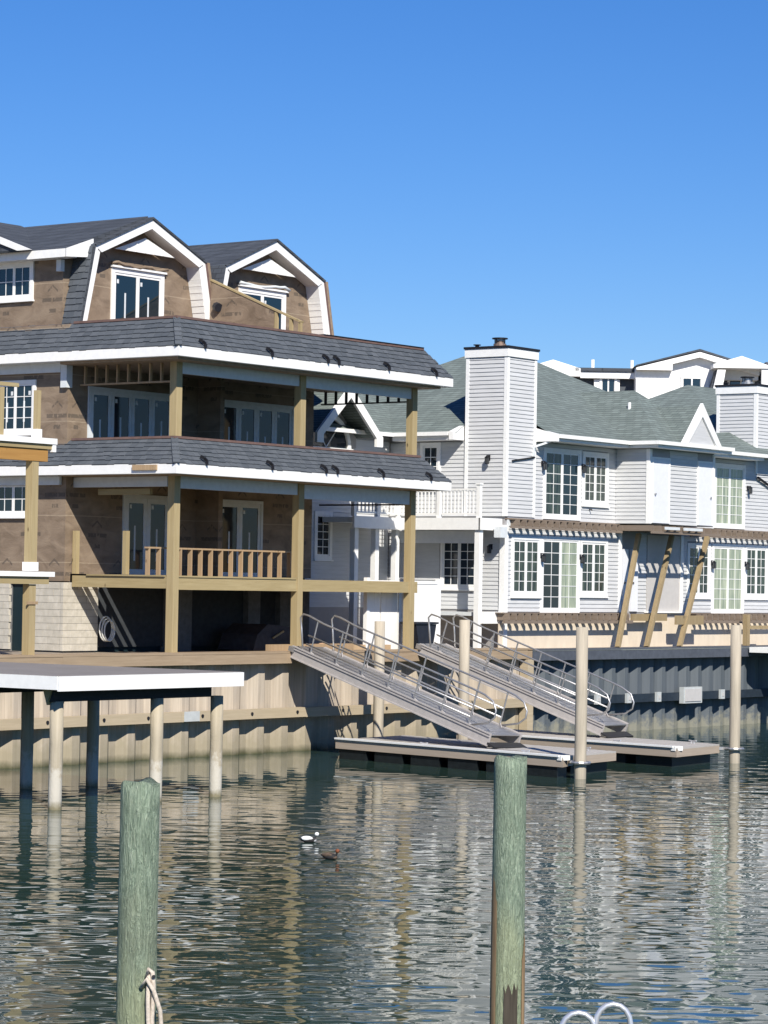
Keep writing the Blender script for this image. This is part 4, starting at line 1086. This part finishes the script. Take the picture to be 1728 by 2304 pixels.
MB().box(16.85, 18.0, 1.0, 1.25, 3.75, 4.14).build('porch_rim', 'white_trim', gh)
MB().box(17.35, 17.75, .72, .98, 6.62, 6.98).build('meter_box', 'white_board', gh)
# wall lanterns
def lantern(pl, c, u, z):
    k = .72
    class LB(MB):
        def bp(s_, pl_, c_, u0, u1, w0, w1, z0, z1): return MB.bp(s_, pl_, c_, u+(u0-u)*k, u+(u1-u)*k, w0*k, w1*k, z+(z0-z)*k, z+(z1-z)*k)
    m = LB(); m.bp(pl, c, u-.06, u+.06, .0, .04, z-.1, z+.15)
    m.bp(pl, c, u-.03, u+.03, .04, .2, z+.1, z+.14); lt = m.build('wall_lantern', 'black_metal', gh)
    LB().bp(pl, c, u-.06, u+.06, .13, .25, z-.24, z+.02).build('lamp_glass', 'lamp_glass', lt)
    m = LB(); m.bp(pl, c, u-.08, u+.08, .11, .27, z+.022, z+.06).bp(pl, c, u-.05, u+.05, .145, .235, z+.06, z+.1).bp(pl, c, u-.07, u+.07, .12, .26, z-.28, z-.242)
    for a in (-1, 1): 
        for b in (.12, .245): m.bp(pl, c, u+a*.065-.012, u+a*.065+.012, b, b+.02, z-.24, z+.02)
    m.build('lamp_frame', 'black_metal', lt)
for a in (('B', GX-.07, 1.62, 9.3), ('A', GY-.03, 20.15, 9.2), ('A', GY-.03, 22.66, 9.2), ('A', GY-.03, 20.15, 6.05), ('A', GY-.03, 22.62, 6.05), ('B', GX-.03, 1.5, 6.3), ('A', GY-.03, 34.4, 8.9), ('A', GY-.03, 31.72, 6.0), ('A', GY-.03, 34.28, 6.0)): lantern(*a)
for x, z, y in ((23.2, 7.75, GY), (25.15, 7.9, GY)):
    MB().tube([(x, y-.02, z), (x, y-.12, z), (x, y-.14, z-.05)], .025, 6).build('spigot', 'black_metal', gh)

# white privacy fence in front of the porch
fn = thing('fence', (12.2, .93, 2.9), 'tall white vinyl privacy fence behind the right timber post', 'fence')
for i in range(12):
    x = 10.35+i*.31; MB().box(x+.004+(.05 if i in (2, 5) else 0), x+.306, .9, .94, 2.95, 5.02).build('picket', 'white_vinyl', fn)
for x in (10.3, 12.2, 14.12): MB().box(x-.07, x+.07, .86, 1.0, 2.9, 5.2).build('post', 'white_vinyl', fn)
MB().box(10.37, 14.05, .88, .96, 5.025, 5.12).build('rail', 'white_vinyl', fn)
MB().box(10.37, 14.05, .942, .99, 3.1, 3.22).build('rail', 'white_vinyl', fn)
# leaning timber props
for i, (b, t, lab) in enumerate((((23.97, .2, 2.93), (25.85, .55, 6.95), 'leftmost of three timber props leaning against the grey house deck'),
        ((25.9, .2, 2.93), (28.05, .5, 6.95), 'middle of three timber props leaning against the grey house deck'),
        ((28.1, .15, 2.93), (30.6, .5, 6.95), 'rightmost of three timber props leaning against the grey house deck'))):
    tag(MB().beam(b, t, .13, .17, (0, -1, 0)).build('timber_prop', 'prop_lumber', None, b), lab, 'timber prop', 'timber props against the grey house')
tag(MB().box(32.9, 33.1, .05, .25, 2.93, 4.1).box(33.1, 34.6, .08, .22, 3.55, 3.68).build('stair_post', 'prop_lumber', None, (33, .15, 2.93)), 'short timber post with a side rail at the right below the lower deck', 'post')

# small white pier at the right edge
pr_ = thing('pier', (36, -3, 0), 'white edged pier end at the right edge on the grey seawall', 'pier')
MB().box(32.0, 42, -2.6, -.55, 2.70, 2.9).build('deck', 'white_vinyl', pr_)
for x in (32.3, 36): 
    m = MB(); m.smooth = True; m.tube([(x, -2.2, -2), (x, -2.2, 2.69)], .15, 12).build('piling', 'dark_timber', pr_)

# ================================================================ white mansard house far behind
BD = 150.0
b0 = Vector((-59.03, -51.45, 0)) + Vector((fw.x, fw.y, 0)).normalized()*BD + rv*14.6
bh = thing('white_house', (b0.x, b0.y, 2.9), 'white board and batten house with dark mansard roof behind the grey house', 'house')
OFF[bh.name] = (0, 0, 0); bh.rotation_euler.z = math.atan2(rv.y, rv.x)
def BB(u0, u1, v0, v1, z0, z1, nm, mt, par=None):
    o = MB().box(u0, u1, v0, v1, z0-2.9, z1-2.9).build(nm, mt, par or bh); return o
def BP(pts, v0, v1, nm, mt): return MB().prism([(u, z-2.9) for u, z in pts], 'y', v0, v1).build(nm, mt, bh)
S_ = 6250/BD
def bu(px): return (px-1472)/S_
def bz_(py, px=1472): return 4.93-(py-(1319+.0165*(px-864)))/S_
BB(bu(1185), bu(1425), .8, 12, 3, bz_(850), 'wall', 'slate_shingle')
BB(bu(1425), bu(1600), -.4, 12, 3, bz_(852), 'wall', 'white_vinyl')
BB(bu(1600), bu(1800), .4, 12, 3, bz_(850), 'wall', 'slate_shingle')
for i in range(7):
    u = bu(1432)+i*.62; BB(u, u+.07, -.44, -.402, 9, bz_(852)-.02, 'batten', 'white_trim')
# roofs
BP([(bu(1190), bz_(848)), (bu(1190), bz_(826)), (bu(1240), bz_(811)), (bu(1302), bz_(830)), (bu(1302), bz_(848))], .2, 6, 'portico', 'white_trim')
BB(bu(1302), bu(1424), .3, .7, bz_(851), bz_(837), 'fascia', 'white_trim')
BB(bu(1290), bu(1424), .2, 8, bz_(836), bz_(828), 'roof', 'slate_roof')
BP([(bu(1424), bz_(852)), (bu(1424), bz_(828)), (bu(1566), bz_(790)), (bu(1700), bz_(830)), (bu(1700), bz_(852))], -.35, 8, 'gable', 'white_trim')
BP([(bu(1420), bz_(827)), (bu(1424), bz_(823)), (bu(1566), bz_(785)), (bu(1650), bz_(810)), (bu(1650), bz_(814)), (bu(1566), bz_(789.5))], -.8, 8, 'roof', 'slate_roof')
BP([(bu(1424), bz_(829)), (bu(1566), bz_(792)), (bu(1700), bz_(830)), (bu(1700), bz_(843)), (bu(1566), bz_(804)), (bu(1505), bz_(820)), (bu(1505), bz_(834)), (bu(1424), bz_(834))], -.85, -.36, 'rake_board', 'white_trim')
BP([(bu(1592), bz_(830)), (bu(1592), bz_(822)), (bu(1655), bz_(803)), (bu(1718), bz_(824)), (bu(1718), bz_(830))], -1.8, 4, 'portico', 'white_trim')
BP([(bu(1602), bz_(834)), (bu(1620), bz_(834)), (bu(1604), bz_(935)), (bu(1580), bz_(935))], -1.7, -1.45, 'rake_board', 'white_trim')
BP([(bu(1600), bz_(834)), (bu(1602), bz_(834)), (bu(1580), bz_(935)), (bu(1572), bz_(935))], -1.3, 3, 'roof_slope', 'slate_roof')
BB(bu(1700), bu(1715), -1.7, -1.4, bz_(940), bz_(831), 'column', 'white_trim')
BB(bu(1718), bu(1800), -.2, 8, bz_(830), bz_(810), 'roof', 'slate_roof'); BB(bu(1718), bu(1800), -.5, -.21, bz_(845), bz_(818), 'fascia', 'white_trim')
def bwin(p0, p1, q0, q1, v, n=2):
    wo = MB()
    a, b, c, d = bu(p0), bu(p1), bz_(q1)-2.9, bz_(q0)-2.9
    t = .14
    wo.box(a-t, a, v-.08, v, c-t, d+t).box(b, b+t, v-.08, v, c-t, d+t).box(a, b, v-.08, v, d, d+t).box(a, b, v-.08, v, c-t, c)
    w_ = wo.build('window', 'white_trim', bh)
    for i in range(n):
        MB().box(a+(b-a)*i/n+.03, a+(b-a)*(i+1)/n-.03, v-.05, v-.01, c+.02, d-.02).build('pane', 'window_glass', w_)
    MB().box((a+b)/2-.04, (a+b)/2+.04, v-.07, v-.052, c, d).build('mullion', 'white_trim', w_)
BB(bu(1334), bu(1392), .55, .8, bz_(910), bz_(853), 'dormer', 'white_trim')
bwin(1352, 1380, 852, 885, .55); bwin(1531, 1570, 851, 873, -.4); bwin(1640, 1690, 838, 862, .4)
for px in (1338, 1428, 1588): 
    MB().tube([(bu(px), 3, bz_(830)-2.9), (bu(px), 3, bz_(786 if px > 1500 else 800)-2.9)], .1, 6).build('vent_pipe', 'white_trim', bh)

# ================================================================ small things
def blob(mb, c, rx, ry, rz, rot=0, n=10, m=7):
    vs = []; fs = []; cr_, sr_ = math.cos(rot), math.sin(rot)
    for i in range(m+1):
        p = math.pi*i/m
        for j in range(n):
            a = 2*math.pi*j/n; x, y, z = rx*math.sin(p)*math.cos(a), ry*math.sin(p)*math.sin(a), rz*math.cos(p)
            vs.append((c[0]+x*cr_-y*sr_, c[1]+x*sr_+y*cr_, c[2]+z))
    for i in range(m):
        for j in range(n): fs.append((i*n+j, i*n+(j+1) % n, (i+1)*n+(j+1) % n, (i+1)*n+j))
    mb.add(vs, fs); return mb
def duck(x, y, heading, body, head, breast, wingm, label):
    r = thing('duck', (x, y, 0), label, 'duck'); r.scale = (.72, .72, .72); dx, dy = math.cos(heading), math.sin(heading)
    def at(f, z): return (x+dx*f, y+dy*f, z)
    n = 12; st = [(-.27, .09, .008), (-.2, .08, .045), (-.1, .065, .095), (0, .06, .11), (.1, .06, .10), (.17, .07, .07), (.19, .13, .05), (.2, .18, .042)]
    m = MB(); m.smooth = True
    vs = []; fs = []
    for k, (f, z, q) in enumerate(st):
        for j in range(n):
            a = 2*math.pi*j/n; o = q*math.cos(a); h = q*.8*math.sin(a)
            vs.append((x+dx*f-dy*o, y+dy*f+dx*o, z+h))
    for k in range(len(st)-1):
        for j in range(n): fs.append((k*n+j, k*n+(j+1) % n, (k+1)*n+(j+1) % n, (k+1)*n+j))
    fs += [tuple(range(n)), tuple((len(st)-1)*n+j for j in range(n))]
    m.add(vs, fs); m.build('body', body, r)
    m = MB(); m.smooth = True; blob(m, at(.215, .215), .062, .05, .055, heading).build('head', head, r)
    m = MB(); m.beam(at(.26, .205), at(.335, .195), .035, .018).build('bill', 'duck_black', r)
    for s in (-1, 1):
        m = MB(); m.smooth = True; blob(m, (x-dx*.05-dy*.075*s, y-dy*.05+dx*.075*s, .105), .16, .035, .055, heading).build('wing', wingm, r)
    m = MB(); m.smooth = True; blob(m, at(.14, .05), .07, .085, .055, heading).build('breast', breast, r)
hd = math.atan2(rv.y, rv.x)
duck(-17.0, -18.4, hd+.15, 'duck_black', 'duck_white', 'duck_grey', 'duck_white', 'black and white duck swimming, the farther of two')
duck(-19.3, -20.7, hd-.5, 'duck_black', 'duck_rust', 'duck_brown', 'duck_brown', 'dark brown duck with rusty head swimming, the nearer of two')

hc = thing('garden_hose', (1.6, 4.0, 3.2), 'pale coiled hose hanging by the block wall corner', 'hose')
for k in range(3):
    m = MB(); m.smooth = True
    c0 = Vector((1.62+.04*k, 4.02-.04*k, 3.55-.03*k)); q = .36-.03*k
    m.tube([c0+Vector((q*math.cos(a)*.75, -.05, q*math.sin(a))) for a in [2*math.pi*i/18 for i in range(19)]], .022, 6).build('loop', 'hose', hc)
bn = MB(); bn.prism([(12.15, 2.92), (12.85, 2.92), (13.05, 3.75), (11.95, 3.75)], 'y', .2, .75)
b_ = bn.build('trash_bin', 'black_plastic', None, (12.5, .5, 2.92)); MB().box(11.9, 13.1, .15, .8, 3.755, 3.82).build('rim', 'black_plastic', b_)
tag(b_, 'black tapered bin behind the right timber post', 'bin')
tp = MB(); tp.smooth = False
tp.prism([(6.3, 2.92), (8.9, 2.92), (8.8, 3.3), (8.1, 3.62), (7.0, 3.72), (6.5, 3.4)], 'y', 2.2, 3.6)
t_ = tp.build('covered_stack', 'dark_tarp', None, (7.6, 2.9, 2.92)); MB().beam((7.2, 2.15, 3.3), (7.7, 2.15, 3.5), .05, .05).build('lath', 'new_lumber', t_)
tag(t_, 'dark tarp covered stack in the open ground floor', 'tarp stack')
for i, (a, b, lab) in enumerate((((5.0, .55, 3.05), (9.3, .75, 3.05), 'long timber lying on the seawall behind the left gangway'), ((9.2, 1.3, 3.0), (11.2, .7, 3.0), 'second timber lying on the ground near the right timber post'))):
    tag(MB().beam(a, b, .2, .2).build('loose_timber', 'stud_lumber', None, a), lab, 'timber')
m = MB(); blob(m, (8.6, 1.2, 2.92), .55, .4, .22, .4, 12, 8)
rr = random.Random(9); m.v = [(x+rr.uniform(-.04, .04), y+rr.uniform(-.04, .04), z+rr.uniform(-.04, .04)) for x, y, z in m.v]
tag(m.build('rubble_pile', 'gravel_pile', None, (8.6, 1.2, 2.9)), 'small pile of brown rubble near the loose timbers', 'rubble')
